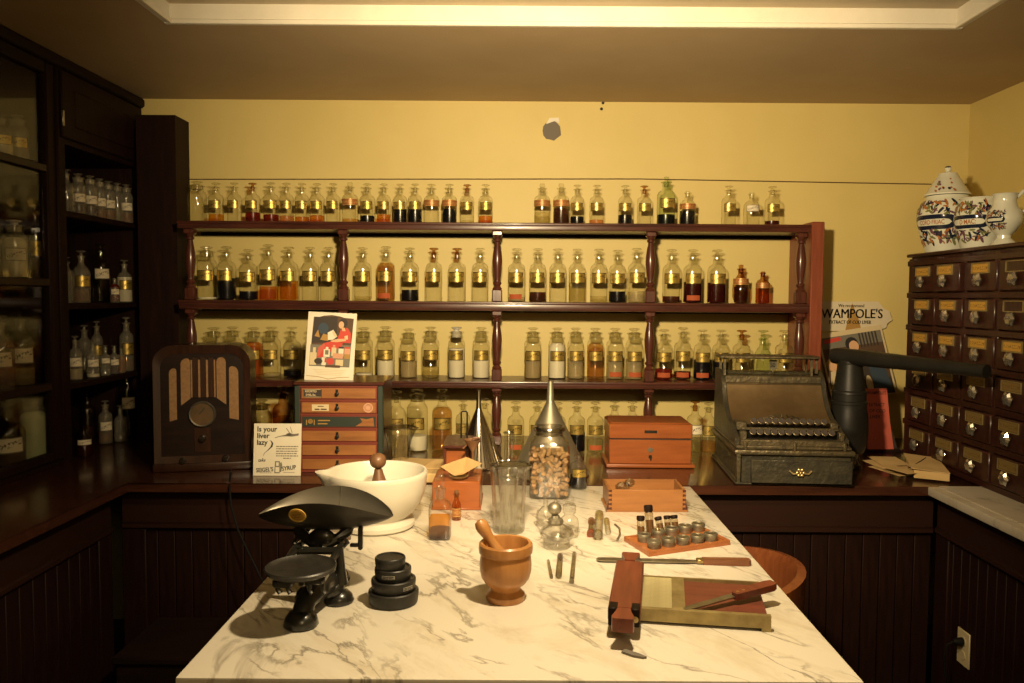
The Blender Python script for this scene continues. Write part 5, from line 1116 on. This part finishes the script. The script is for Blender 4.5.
for s in (-1, 1):
    g.tube([(s * 0.004, 0.16, 0.108), (s * 0.03, 0.17, 0.120), (s * 0.055, 0.18, 0.138), (s * 0.062, 0.19, 0.15)], [0.010, 0.012, 0.012, 0.006], 8)
    g.tube([(s * 0.004, 0.155, 0.108), (s * 0.02, 0.157, 0.104), (s * 0.045, 0.158, 0.105), (s * 0.058, 0.158, 0.118), (s * 0.05, 0.158, 0.13), (s * 0.038, 0.158, 0.124), (s * 0.042, 0.158, 0.116)], [0.006, 0.005, 0.005, 0.005, 0.005, 0.004, 0.003], 8)
g.ball((0, 0.165, 0.125), (0.03, 0.014, 0.022), 14, 10).span(0.078, 0.088, 0.165, 0.18, 0.098, 0.15, 0.003).span(0.06, 0.086, 0.168, 0.178, 0.104, 0.112, 0.002).tube([(0, 0.16, 0.11), (0, 0.2, 0.108), (0, 0.245, 0.104)], 0.009, 8)
part('scoop_cradle', g, 'black_iron', t)
# sheet-metal scoop: tips low, walls curving up in the middle
g = G(); nu, nv = 36, 14
def scoop(u, v, e=0.0):
    wv_ = 0.080 * max(0.0, 1 - abs(u) ** 2.2) ** 0.62
    zr = 0.166 + 0.046 * (1 - u * u); zb = 0.166 - 0.030 * (1 - u * u) ** 0.8
    a = v * pi / 2
    return Vector((-0.004 + 0.150 * u, 0.205 + (wv_ + e) * sin(a), zb + (zr - zb) * (1 - cos(a)) ** 0.95 - (e if abs(v) < 0.9 else 0)))
gi = [[g.bm.verts.new(scoop(-1 + 2 * i / nu, -1 + 2 * k / nv)) for k in range(nv + 1)] for i in range(nu + 1)]
go = [[g.bm.verts.new(scoop(-1 + 2 * i / nu, -1 + 2 * k / nv, 0.0016)) for k in range(nv + 1)] for i in range(nu + 1)]
for i in range(nu):
    for k in range(nv):
        g.bm.faces.new((gi[i][k], gi[i + 1][k], gi[i + 1][k + 1], gi[i][k + 1])); g.bm.faces.new((go[i][k], go[i][k + 1], go[i + 1][k + 1], go[i + 1][k]))
    for k in (0, nv): g.bm.faces.new((gi[i][k], go[i][k], go[i + 1][k], gi[i + 1][k]))
for f in g.bm.faces: f.material_index = 0
for row_ in go:
    for v_ in row_:
        for f in v_.link_faces: f.material_index = 1
sc = part('scoop', g, ['zinc', 'scoop_outer'], t, rot=(0, 0, R_(-1)), angle=60)
pts = [scoop(0.1, -1 + 2 * k / 8, -0.0005) for k in range(4, 9)]
part('seam', G().tube(pts, 0.0012, 6), 'zinc', sc)
bu, bv = -0.27, -0.80
bc = scoop(bu, bv, 0.003); e1 = (scoop(bu + .02, bv, 0.003) - scoop(bu - .02, bv, 0.003)).normalized(); e2 = (scoop(bu, bv - .02, 0.003) - scoop(bu, bv + .02, 0.003)).normalized()
e3 = e1.cross(e2).normalized(); e2 = e3.cross(e1)
BM = Matrix((e1, e2, e3)).transposed().to_4x4(); BM.translation = bc
g = G().lathe([(0, 0), (0.0195, 0), (0.019, 0.0015), (0, 0.0015)], 28, sy=0.86).lathe([(0.0145, 0.0015), (0.0155, 0.0015), (0.0155, 0.0022), (0.0145, 0.0022), (0.0145, 0.0015)], 24, sy=0.86)
bmesh.ops.transform(g.bm, matrix=BM, verts=g.bm.verts[:])
bd = part('maker_badge', g, 'gold_badge', sc)
g = G().box((0, 0.003, 0.0018), (0.018, 0.003, 0.001)).box((0, -0.003, 0.0018), (0.014, 0.0025, 0.001))
bmesh.ops.transform(g.bm, matrix=BM, verts=g.bm.verts[:]); part('badge_print', g, 'ochre_print', bd)

# ---- brown square bottle with glass stopper and a tiny brown bottle
t = thing('square_bottle', 'square clear bottle half full of brown liquid with loop glass stopper', 'bottle', (-0.218, 2.130, Z), R_(-2))
def sq_lathe(prof, seg=4):
    g = G(); N_ = 32; rings = []
    for r, z, k in prof:      # k: 0 round .. 1 square
        ring = []
        for i in range(N_):
            a = 2 * pi * i / N_; c_, s_ = cos(a), sin(a); e = max(abs(c_), abs(s_)); e = (abs(c_) ** 8 + abs(s_) ** 8) ** (1 / 8)
            q = (1 - k) + k / e; ring.append(g.bm.verts.new((r * q * c_, r * q * s_, z)))
        rings.append(ring)
    for A_, B_ in zip(rings, rings[1:]):
        for i in range(N_): g.bm.faces.new((A_[i], A_[(i + 1) % N_], B_[(i + 1) % N_], B_[i]))
    g.bm.faces.new(rings[0]); g.bm.faces.new(rings[-1][::-1]); return g
part('glass_body', sq_lathe([(0.027, 0, 1), (0.0285, 0.003, 1), (0.0285, 0.082, 1), (0.027, 0.092, 0.95), (0.021, 0.100, 0.6), (0.014, 0.106, 0), (0.0125, 0.115, 0), (0.0135, 0.128, 0), (0.017, 0.131, 0), (0.017, 0.135, 0), (0.012, 0.136, 0), (0.010, 0.11, 0)]), 'glass_hero', t)
part('liquid', sq_lathe([(0.026, 0.004, 1), (0.0272, 0.006, 1), (0.0272, 0.058, 1)]), 'liq_amber', t); part('sediment', sq_lathe([(0.0268, 0.0045, 1), (0.0276, 0.006, 1), (0.0268, 0.024, 1), (0.014, 0.03, 0.4)]), 'liq_brown', t)
part('stopper', G().lathe([(0, 0.105), (0.009, 0.105), (0.0115, 0.135), (0.006, 0.139), (0, 0.14)], 16).tube([(0.009 * sin(a), 0, 0.155 - 0.016 * cos(a)) for a in [2 * pi * k / 16 for k in range(17)]], 0.0042, 8), 'glass_hero', t)
t = thing('tiny_vial', 'tiny brown corked bottle standing beside the square brown bottle', 'bottle', (-0.188, 2.305, Z))
part('glass_body', G().lathe([(0, 0), (0.0125, 0), (0.0132, 0.003), (0.0132, 0.045), (0.009, 0.055), (0.0068, 0.06), (0.0068, 0.072), (0.009, 0.074), (0.009, 0.078), (0.005, 0.078)], 20), 'glass_tea', t)
part('cork_stopper', G().lathe([(0, 0.066), (0.005, 0.066), (0.0065, 0.086), (0, 0.087)], 14), 'pestle_dark', t); part('paper_label', G().patch(0.0136, -1.0, 1.0, 0.012, 0.036, 8), 'lab_band', t)

# ---- apothecary balance on its box
t = thing('apothecary_balance', 'small wooden apothecary balance box with folded filter paper on its pan', 'balance', (-0.198, 2.412, Z), R_(0.5))
part('box_body', G().span(-0.073, 0.073, 0, 0.185, 0, 0.088, 0.003), 'red_box', t)
part('base_lip', G().span(-0.076, 0.076, -0.003, 0.188, 0, 0.008, 0.002), 'red_box', t)
part('upright_box', G().span(-0.052, 0.040, 0.20, 0.212, 0.0, 0.165).span(-0.052, -0.044, 0.15, 0.205, 0.088, 0.165, 0.002).span(0.032, 0.040, 0.15, 0.205, 0.088, 0.165, 0.002), 'mahogany_z', t)
part('upright_roof', G().prism([(-0.056, 0.145), (0.044, 0.145), (0.044, 0.33), (-0.03, 0.36), (-0.056, 0.33)], 0.163, 0.171, 'z'), 'mahogany', t)
part('inset_front', G().span(-0.044, 0.032, 0.17, 0.176, 0.089, 0.163), 'red_box', t)
part('brass_boss', G().ball((-0.012, 0.166, 0.105), (0.026, 0.008, 0.012), 14, 8).ball((0.012, 0.164, 0.106), (0.014, 0.008, 0.009), 12, 8), 'old_brass', t)
zt = 0.282
part('pillar', G().tube([(0.026, 0.12, 0.088), (0.026, 0.12, zt), (0.023, 0.12, zt + 0.004), (0.010, 0.12, zt + 0.004), (0.007, 0.12, zt), (0.007, 0.12, 0.2)], 0.0026, 8), 'black_matte', t)
part('stirrup', G().tube([(0.014, 0.1, 0.17), (0.048, 0.1, 0.205)], 0.003, 6).tube([(0.048, 0.1, 0.205), (0.066, 0.1, 0.205)], 0.003, 6).lathe([(0.004, 0), (0.004, 0.06), (0.028, 0.1), (0.026, 0.1), (0.002, 0.06), (0.002, 0), (0.004, 0)], 18, c=(0.045, 0.1, 0.1)), 'pestle_dark', t)
d = part('pan', G().lathe([(0, 0.089), (0.016, 0.089), (0.027, 0.096), (0.030, 0.100), (0.028, 0.1), (0.016, 0.0925), (0, 0.092)], 28), 'old_brass', t, (0.006, 0.03, 0.0))
g = G(); P_ = [Vector(q) for q in ((-0.058, 0.0, 0.128), (-0.012, -0.022, 0.1035), (0.014, -0.018, 0.107), (0.072, -0.004, 0.139), (0.022, 0.022, 0.153), (-0.004, 0.018, 0.145), (0.014, 0.0, 0.110))]
vs = [g.bm.verts.new(q) for q in P_]
for f in ((0, 1, 6, 5), (1, 2, 6), (2, 3, 4, 6), (4, 5, 6)): g.bm.faces.new([vs[k] for k in f])
bmesh.ops.solidify(g.bm, geom=g.bm.faces[:], thickness=0.0012)
tag(part('filter_paper', g, 'filter_paper', None, (-0.192, 2.442, Z + 0.0), angle=5), 'folded tan filter paper resting on the balance pan', 'paper')

# ---- jar of corks
jx, jy, jr = 0.092, 2.605, 0.066
t = thing('cork_jar', 'square clear glass jar filled with corks at the back of the table', 'jar', (jx, jy, Z))
part('glass_body', sq_lathe([(0.058, 0, 1), (0.064, 0.004, 1), (0.065, 0.01, 1), (0.065, 0.165, 1), (0.062, 0.18, 1), (0.055, 0.19, 0.7), (0.045, 0.198, 0.1), (0.044, 0.204, 0), (0.045, 0.212, 0), (0.052, 0.215, 0), (0.052, 0.224, 0), (0.048, 0.229, 0), (0.042, 0.228, 0), (0.041, 0.204, 0), (0.052, 0.186, 0.7), (0.0595, 0.176, 1), (0.0622, 0.164, 1), (0.0622, 0.014, 1), (0.058, 0.008, 1)]), 'glass_hero', t, angle=50)
part('mouth_ring', G().lathe([(0.049, 0.214), (0.0535, 0.2165), (0.0535, 0.2235), (0.049, 0.2295), (0.047, 0.2265), (0.049, 0.214)], 36).lathe([(0.0435, 0.2), (0.0465, 0.204), (0.0435, 0.208), (0.0435, 0.2)], 36), 'crystal', t)
cork_me = G().lathe([(0, -0.0155), (0.0062, -0.0155), (0.0067, -0.0145), (0.0078, 0.0145), (0.0072, 0.0155), (0, 0.0155)], 10).mesh('cork', 'cork')
rnd = random.Random(11)
for lay in range(9):
    z = 0.020 + lay * 0.0152
    for iy in range(4):
        for ix in range(5):
            edge = iy == 0 or ix in (0, 4) or lay >= 7
            if not edge or (lay == 8 and rnd.random() < 0.3): continue
            x = -0.047 + ix * 0.0235 + rnd.uniform(-.004, .004); y = -0.047 + iy * 0.031 + rnd.uniform(-.004, .004)
            o = put('cork', cork_me, None, (jx + x, jy + y, Z + z + rnd.uniform(-.003, .003)), (rnd.uniform(0.3, 2.8), rnd.uniform(-0.5, 0.5), rnd.uniform(-1.2, 1.2)))
            tag(o, 'tan cork among the heap of corks inside the square glass jar', 'cork', 'corks in the glass jar')

# ---- small dark bottle beside the cork jar
bottle((0.196, 2.705, Z), 0.058, 0.126, 'n', 'gold', 'black', .5, 'ball', 'small clear bottle with dark liquid between cork jar and red box', None, 'glass_hero', None, rz=0.1, lz=(0.33, 0.56))

# ---- tall measuring glass with a smaller one inside
vessel('tall_measure', 'tall fluted clear measuring glass with pouring lip beside the wooden mortar', 'glass', (-0.034, 2.195, Z), [(0.041, 0), (0.0425, 0.003), (0.0425, 0.05), (0.046, 0.12), (0.050, 0.17), (0.053, 0.182), (0.055, 0.188)], 0.0042, rib=(12, 0.03), lip=spout_lip(R_(-12), 0.014, (0.16, 0.188), 0.32), seg=48)
vessel('inner_measure', 'smaller clear measuring glass standing inside the tall fluted glass', 'glass', (-0.036, 2.195, Z + 0.008), [(0.019, 0), (0.0195, 0.003), (0.021, 0.06), (0.025, 0.12), (0.029, 0.142)], 0.0028, rib=(10, 0.015), seg=30)

# ---- odd glass pieces right of it
t = thing('spirit_lamp', 'squat clear glass spirit lamp with round metal burner cap', 'lamp', (0.094, 2.055, Z))
part('glass_body', G().lathe([(0, 0.002), (0.033, 0), (0.035, 0.003), (0.034, 0.012), (0.032, 0.016), (0.041, 0.026), (0.0445, 0.036), (0.040, 0.048), (0.026, 0.056), (0.017, 0.060), (0.016, 0.07), (0.014, 0.07), (0.015, 0.06), (0.036, 0.046), (0.041, 0.036), (0.034, 0.022), (0, 0.014)], 36), 'glass_hero', t)
part('burner', G().lathe([(0, 0.058), (0.018, 0.058), (0.021, 0.064), (0.019, 0.072), (0.012, 0.076), (0.010, 0.082), (0.0, 0.083)], 24, rib=(12, 0.03)), 'tin_dull', t, (-0.004, 0, 0.002)); part('cap', G().ball((0, 0, 0), (0.0185, 0.0185, 0.017), 18, 12).ball((0.002, 0, 0.017), 0.005, 8, 6), 'tin_dull', t, (-0.006, 0.004, 0.101))
part('spout', G().tube([(-0.018, 0, 0.068), (-0.028, 0, 0.07)], 0.004, 8), 'tin_dull', t)
t = thing('glass_flask', 'clear round glass flask with upright tube behind the spirit lamp', 'flask', (0.070, 2.245, Z))
part('glass_body', G().lathe([(0, 0.004), (0.014, 0.002), (0.024, 0.012), (0.028, 0.028), (0.024, 0.044), (0.012, 0.054), (0.007, 0.06), (0.006, 0.088), (0.008, 0.09), (0.005, 0.09), (0.0045, 0.058), (0.02, 0.044), (0.025, 0.028), (0.02, 0.012), (0, 0.008)], 28), 'glass_hero', t)
t = thing('stoppered_bottle', 'small clear glass bottle with ring stopper right behind the spirit lamp', 'bottle', (0.132, 2.15, Z))
part('glass_body', G().lathe([(0, 0.002), (0.023, 0), (0.025, 0.004), (0.026, 0.04), (0.023, 0.05), (0.014, 0.058), (0.013, 0.064), (0.018, 0.066), (0.018, 0.085), (0.016, 0.088), (0, 0.089)], 28), 'glass_hero', t)
part('stopper', G().tube([(0.010 * sin(a), 0, 0.1 - 0.011 * cos(a)) for a in [2 * pi * k / 14 for k in range(15)]], 0.0035, 8), 'glass_hero', t)

# ---- glass tubes lying about
def lying(name, label, cat, a, b, r, mat, ends=None, grp=None):
    a, b = Vector(a), Vector(b); d = b - a; L_ = d.length
    t = thing(name, label, cat, (a.x, a.y, Z + r), atan2(d.y, d.x), grp)
    part('tube', G().tube([(0, 0, 0), (L_ * .02, 0, 0), (L_ * .98, 0, 0), (L_, 0, 0)], [r * .7, r, r, r * .7], 14), mat, t)
    if ends:
        for e, mt, rr, ln in ends: part('end_cap', G().tube([(e * L_ - ln / 2, 0, 0), (e * L_ + ln / 2, 0, 0)], rr, 14), mt, t)
    return t
lying('glass_tube', 'thin pointed glass tube lying leftmost in front of the spirit lamp', 'tube', (0.068, 1.935), (0.072, 1.815), 0.004, 'smoke_glass')
lying('glass_tube', 'thicker corked glass tube lying middle of three before the spirit lamp', 'tube', (0.099, 1.965), (0.088, 1.815), 0.0075, 'smoke_glass', [(0.08, 'pestle_dark', 0.0068, 0.02)])
lying('glass_tube', 'long slim glass tube lying rightmost of three before the spirit lamp', 'tube', (0.136, 1.99), (0.117, 1.79), 0.0055, 'smoke_glass', [(0.97, 'steel', 0.0056, 0.015)])
lying('glass_vial', 'little vial with two reddish balls left of the large corked vial', 'vial', (0.205, 2.29), (0.190, 2.14), 0.0075, 'smoke_glass', [(0.12, 'pestle_dark', 0.010, 0.016), (0.92, 'pill_wood', 0.011, 0.02)])
lying('glass_vial', 'large clear vial with ball ends beside the wooden drawer', 'vial', (0.232, 2.335), (0.207, 2.115), 0.012, 'glass_hero', [(0.05, 'old_brass', 0.0125, 0.02), (0.95, 'smoke_glass', 0.0135, 0.02)])
lying('glass_vial', 'small pale vial right of the large corked vial', 'vial', (0.248, 2.285), (0.240, 2.16), 0.008, 'glass_hero', [(0.1, 'old_brass', 0.0085, 0.018)])
tag(part('bent_wire', G().tube([(0.270, 2.26, Z + 0.002), (0.278, 2.22, Z + 0.002), (0.272, 2.16, Z + 0.002), (0.258, 2.11, Z + 0.002)], 0.003, 8), 'steel', None), 'short bent metal hook lying right of the small vials', 'hook')
o = G().prism([(0.186, 1.432), (0.194, 1.443), (0.217, 1.424), (0.229, 1.411), (0.222, 1.409), (0.204, 1.416)], Z, Z + 0.004, 'z')
tag(part('stone_sliver', o, 'plaster_grey', None), 'small dark grey sliver lying in front of the pill board', 'sliver')

# ---- dovetailed drawer box
t = thing('dovetailed_box', 'open dovetailed wooden drawer box near the right back of the table', 'box', (0.3845, 2.405, Z), R_(1))
bw, bd, bh = 0.118, 0.145, 0.068
part('front_board', G().span(-bw, bw, 0, 0.008, 0.0, bh, 0.001), 'dovetail_wood', t); part('back_board', G().span(-bw, bw, bd - 0.008, bd, 0.0, bh, 0.001), 'dovetail_wood', t)
part('side_board', G().span(-bw, -bw + 0.008, 0.008, bd - 0.008, 0, bh, 0.001), 'dovetail_wood', t); part('side_board', G().span(bw - 0.008, bw, 0.008, bd - 0.008, 0, bh, 0.001), 'dovetail_wood', t)
part('bottom_board', G().span(-bw - 0.006, bw + 0.006, -0.001, bd, 0.0, 0.006), 'dovetail_wood', t)
for s in (-1, 1):
    part('side_lip', G().prism([(s * bw, 0.0), (s * (bw + 0.008), 0.0), (s * bw, 0.035)], 0.0, 0.012), 'mahogany', t)
    for k in range(5): part('dovetail', G().prism([(s * bw, 0.008 + k * 0.0135), (s * (bw - 0.010), 0.006 + k * 0.0135), (s * (bw - 0.010), 0.0145 + k * 0.0135), (s * bw, 0.0125 + k * 0.0135)], -0.0008, 0.004), 'mahogany', t)
t = thing('glass_stopper', 'faceted clear glass stopper lying inside the dovetailed drawer box', 'stopper', (0.315, 2.45, Z + 0.066))
part('stopper_head', G().ball((0, 0, 0), (0.024, 0.02, 0.016), 8, 5).ball((0.022, 0.004, 0.012), (0.017, 0.016, 0.014), 8, 5), 'crystal', t, angle=5); part('stopper_plug', G().lathe([(0, -0.06), (0.012, -0.06), (0.015, -0.01), (0, -0.005)], 10, c=(0.004, 0, 0)), 'crystal', t, angle=5)

# ---- tray of little tins and vials
A0, B0, C0 = Vector((0.277, 2.112, 0)), Vector((0.323, 1.981, 0)), Vector((0.554, 2.083, 0))
D0 = A0 + C0 - B0
t = thing('wooden_tray', 'small rhombic wooden tray holding two rows of metal tins', 'tray', (B0.x, B0.y, Z))
loc = [(q - B0) for q in (B0, C0, D0, A0)]; cc = sum(loc, Vector()) / 4
part('tray_board', G().prism([(q.x, q.y) for q in loc], 0, 0.009, 'z'), 'tray_wood', t)
for k in range(4):
    a, b = loc[k], loc[(k + 1) % 4]; ai, bi = a.lerp(cc, 0.10), b.lerp(cc, 0.10)
    part('tray_rim', G().prism([(a.x, a.y), (b.x, b.y), (bi.x, bi.y), (ai.x, ai.y)], 0.0085, 0.0125, 'z'), 'tray_wood', t)
def tin_mesh(lidded):
    g = G().lathe([(0, 0), (0.0165, 0), (0.0172, 0.002), (0.0172, 0.011), (0.0182, 0.012), (0.0186, 0.019), (0.0178, 0.0205), (0.0150, 0.0208), (0.0145, 0.019), (0, 0.0185)], 28)
    return g.mesh('tin_body', 'tin_dull')
tin_me = tin_mesh(0); pap_me = G().lathe([(0, 0.0192), (0.0135, 0.0192), (0.0135, 0.0196), (0, 0.0197)], 20).mesh('lid_disc', 'steel')
pos = [(658, 543, 'front row, leftmost'), (668.5, 545.5, 0), (682, 542.5, 0), (697.5, 540.5, 0), (711, 539.5, 0), (645.5, 540.5, 0)]
tins = [(654.0, 547.5, 'tin with glinting lid at the near left corner of the tray'), (668.3, 545.2, 'second tin from left in the near row on the tray'), (682.8, 543.8, 'third tin from left in the near row on the tray'), (697.2, 542, 'fourth tin from left in the near row on the tray'), (710.5, 540.2, 'rightmost tin in the near row on the tray'),
        (644.2, 541.0, 'leftmost tin in the far row on the tray'), (658.5, 537, 'second tin from left in the far row, filled with a bead'), (671.5, 534.3, 'third tin from left in the far row on the tray'), (685, 532, 'fourth tin from left in the far row on the tray'), (698.2, 530.0, 'rightmost tin in the far row on the tray')]
for k, (px, py, lb) in enumerate(tins):
    v = on_z(px, py, Z + 0.010)
    tt = thing('ointment_tin', 'small round ' + lb, 'tin', (v.x, v.y, Z + 0.0092), random.uniform(0, 3), 'ointment tins on the tray'); put('tin_body', tin_me, tt)
    if k not in (0, 6): put('lid_disc', pap_me, tt)
    elif k == 6: part('bead', G().ball((0.003, 0, 0.021), 0.006, 10, 8), 'brass', tt)
def vial(px, py, ln, r, tilt, rz, lb):
    v = on_z(px, py, Z + 0.012)
    tt = thing('corked_vial', lb, 'vial', (v.x, v.y, Z + 0.012), 0, 'vials behind the tins', rot=(tilt, 0, rz))
    part('glass_body', G().lathe([(0, 0), (r * .8, 0), (r, 0.003), (r, ln * .72), (r * .8, ln * .78), (r * .8, ln * .8), (0, ln * .8)], 16), 'smoke_glass', tt); part('contents', G().lathe([(0, 0.002), (r * .85, 0.002), (r * .85, ln * .5), (0, ln * .5)], 12), 'pestle_dark', tt)
    part('cork_cap', G().lathe([(0, ln * .74), (r * .75, ln * .74), (r * 1.05, ln * .8), (r * 1.05, ln * .96), (r * .8, ln), (0, ln)], 14), 'black_wood', tt)
vial(641, 537, 0.056, 0.0105, -0.25, 0.0, 'shorter dark-capped vial standing at the left end of the tray')
vial(650.5, 535, 0.08, 0.0115, -0.25, 0.25, 'tallest dark-capped vial standing at the left end of the tray')
vial(661, 530.5, 0.038, 0.010, -0.45, 0.45, 'leftmost short dark-capped vial behind the far tins')
vial(668, 529.5, 0.038, 0.0095, -0.35, 0.1, 'middle short pale-capped vial behind the far tins')
vial(675.5, 529, 0.038, 0.010, -0.35, 0.25, 'rightmost short dark-capped vial behind the far tins')

# ---- spatula
t = thing('spatula', 'long steel spatula with wooden handle lying behind the pill board', 'spatula', (0.187, 1.945, Z), R_(-3))
part('blade', G().prism([(0.0, 0.002), (0.006, 0.011), (0.02, 0.0125), (0.2, 0.0115), (0.25, 0.008), (0.25, -0.006), (0.2, -0.0105), (0.02, -0.0125), (0.006, -0.011), (0, -0.002)], 0.004, 0.0062, 'z'), 'steel', t)
part('bolster', G().span(0.245, 0.262, -0.010, 0.011, 0.002, 0.012, 0.002), 'brass', t)
part('handle', G().prism([(0.26, -0.010), (0.34, -0.013), (0.37, -0.013), (0.376, -0.008), (0.376, 0.009), (0.37, 0.015), (0.34, 0.014), (0.26, 0.011)], 0.0, 0.013, 'z'), 'knife_wood', t)

# ---- pill machine with its roller board
t = thing('pill_machine', 'wooden pill-rolling board with grooved brass plate and brass front rail', 'pill board', (0.232, 1.572, Z), R_(-8.5))
BL, BD = 0.262, 0.207
# sheared footprint: the side edges run a little to the right
def SP(x, y): return (x + y * 0.03, y)
def slab(x0, x1, y0, y1, z0, z1, **k): return G().prism([SP(x0, y0), SP(x1, y0), SP(x1, y1), SP(x0, y1)], z0, z1, 'z')
part('board', slab(-0.05, BL - 0.003, 0.008, BD - 0.006, 0.006, 0.019), 'pill_bed', t)
part('front_rail', slab(-0.05, BL, -0.004, 0.008, 0.006, 0.031), 'old_brass', t)
part('back_rail', slab(-0.045, BL, BD - 0.006, BD, 0.004, 0.026), 'old_brass', t)
part('foot', slab(BL - 0.018, BL, -0.004, 0.02, 0, 0.006), 'old_brass', t); part('foot', slab(BL - 0.018, BL, BD - 0.02, BD, 0, 0.006), 'old_brass', t); part('foot', slab(-0.05, -0.03, 0.0, BD, 0, 0.006), 'pill_bed', t)
part('plain_brass_strip', slab(0.072, 0.098, 0.008, BD - 0.006, 0.019, 0.0255), 'old_brass', t)
plate = part('grooved_plate', slab(-0.012, 0.073, 0.008, BD - 0.006, 0.019, 0.0235), 'old_brass', t)
rid = G().tube([(-0.010, 0, 0.0245), (0.071, 0, 0.0245)], 0.0027, 6).mesh('ridge', 'groove_brass')
for k in range(24): put('ridge', rid, plate, (SP(0, 0.014 + k * 0.0078)[0], 0.014 + k * 0.0078, 0))
t = thing('pill_roller', 'reddish wooden pill roller with two waisted handles lying across the board', 'pill roller', (0.198, 1.496, Z + 0.032), R_(-10.0))
rw, rl = 0.031, 0.285
part('roller_board', G().span(-rw, rw, 0.0, rl, 0.0, 0.026, 0.003), 'pill_wood', t)
def hand(s): return [(-0.012, 0), (0.012, 0), (0.015, s * 0.018), (0.021, s * 0.042), (0.019, s * 0.054), (-0.019, s * 0.054), (-0.021, s * 0.042), (-0.015, s * 0.018)]
part('handle', G().prism([(x, y + 0.012 if False else y) for x, y in hand(-1)] , 0.002, 0.028, 'z').prism([(-0.012, 0.02), (0.012, 0.02), (0.013, 0.0), (-0.013, 0.0)], 0.0262, 0.0285, 'z'), 'pill_wood', t)
part('handle', G().prism([(x, y + rl) for x, y in hand(1)][::-1], 0.002, 0.028, 'z'), 'pill_wood', t)
part('end_block', G().span(-rw + 0.001, -0.012, -0.004, 0.03, -0.008, 0.0275, 0.002), 'black_wood', t); part('end_block', G().span(0.013, rw - 0.001, -0.004, 0.03, -0.008, 0.0275, 0.002), 'black_wood', t)
part('screw', G().lathe([(0, 0), (0.006, 0), (0.006, 0.002), (0, 0.0025)], 14, M=RXM), 'brass', t, (0.022, -0.004, 0.008))
# knife on the pill board
ka, kb = on_z(680, 611.5, Z + 0.028), on_z(774, 585.5, Z + 0.04)
dk = kb - ka
t = thing('pill_knife', 'short knife with dark red handle lying on the pill board', 'knife', (ka.x, ka.y, Z + 0.026), rot=(0, -atan2(0.012, dk.length), atan2(dk.y, dk.x)))
KL = dk.length
part('blade', G().prism([(0, -0.004), (0.02, 0.010), (KL * 0.62, 0.011), (KL * 0.62, -0.006), (0.03, -0.0075)], 0.0015, 0.0045, 'z'), 'steel', t)
part('handle', G().prism([(KL * 0.55, -0.011), (KL * 0.95, -0.014), (KL, -0.008), (KL, 0.010), (KL * 0.95, 0.014), (KL * 0.58, 0.011), (KL * 0.55, 0.004)], -0.003, 0.011, 'z'), 'pill_wood', t)
for k in (0.6, 0.66): part('rivet', G().lathe([(0, 0.011), (0.0035, 0.011), (0, 0.0125)], 10), 'brass', t, (KL * k, 0, 0))
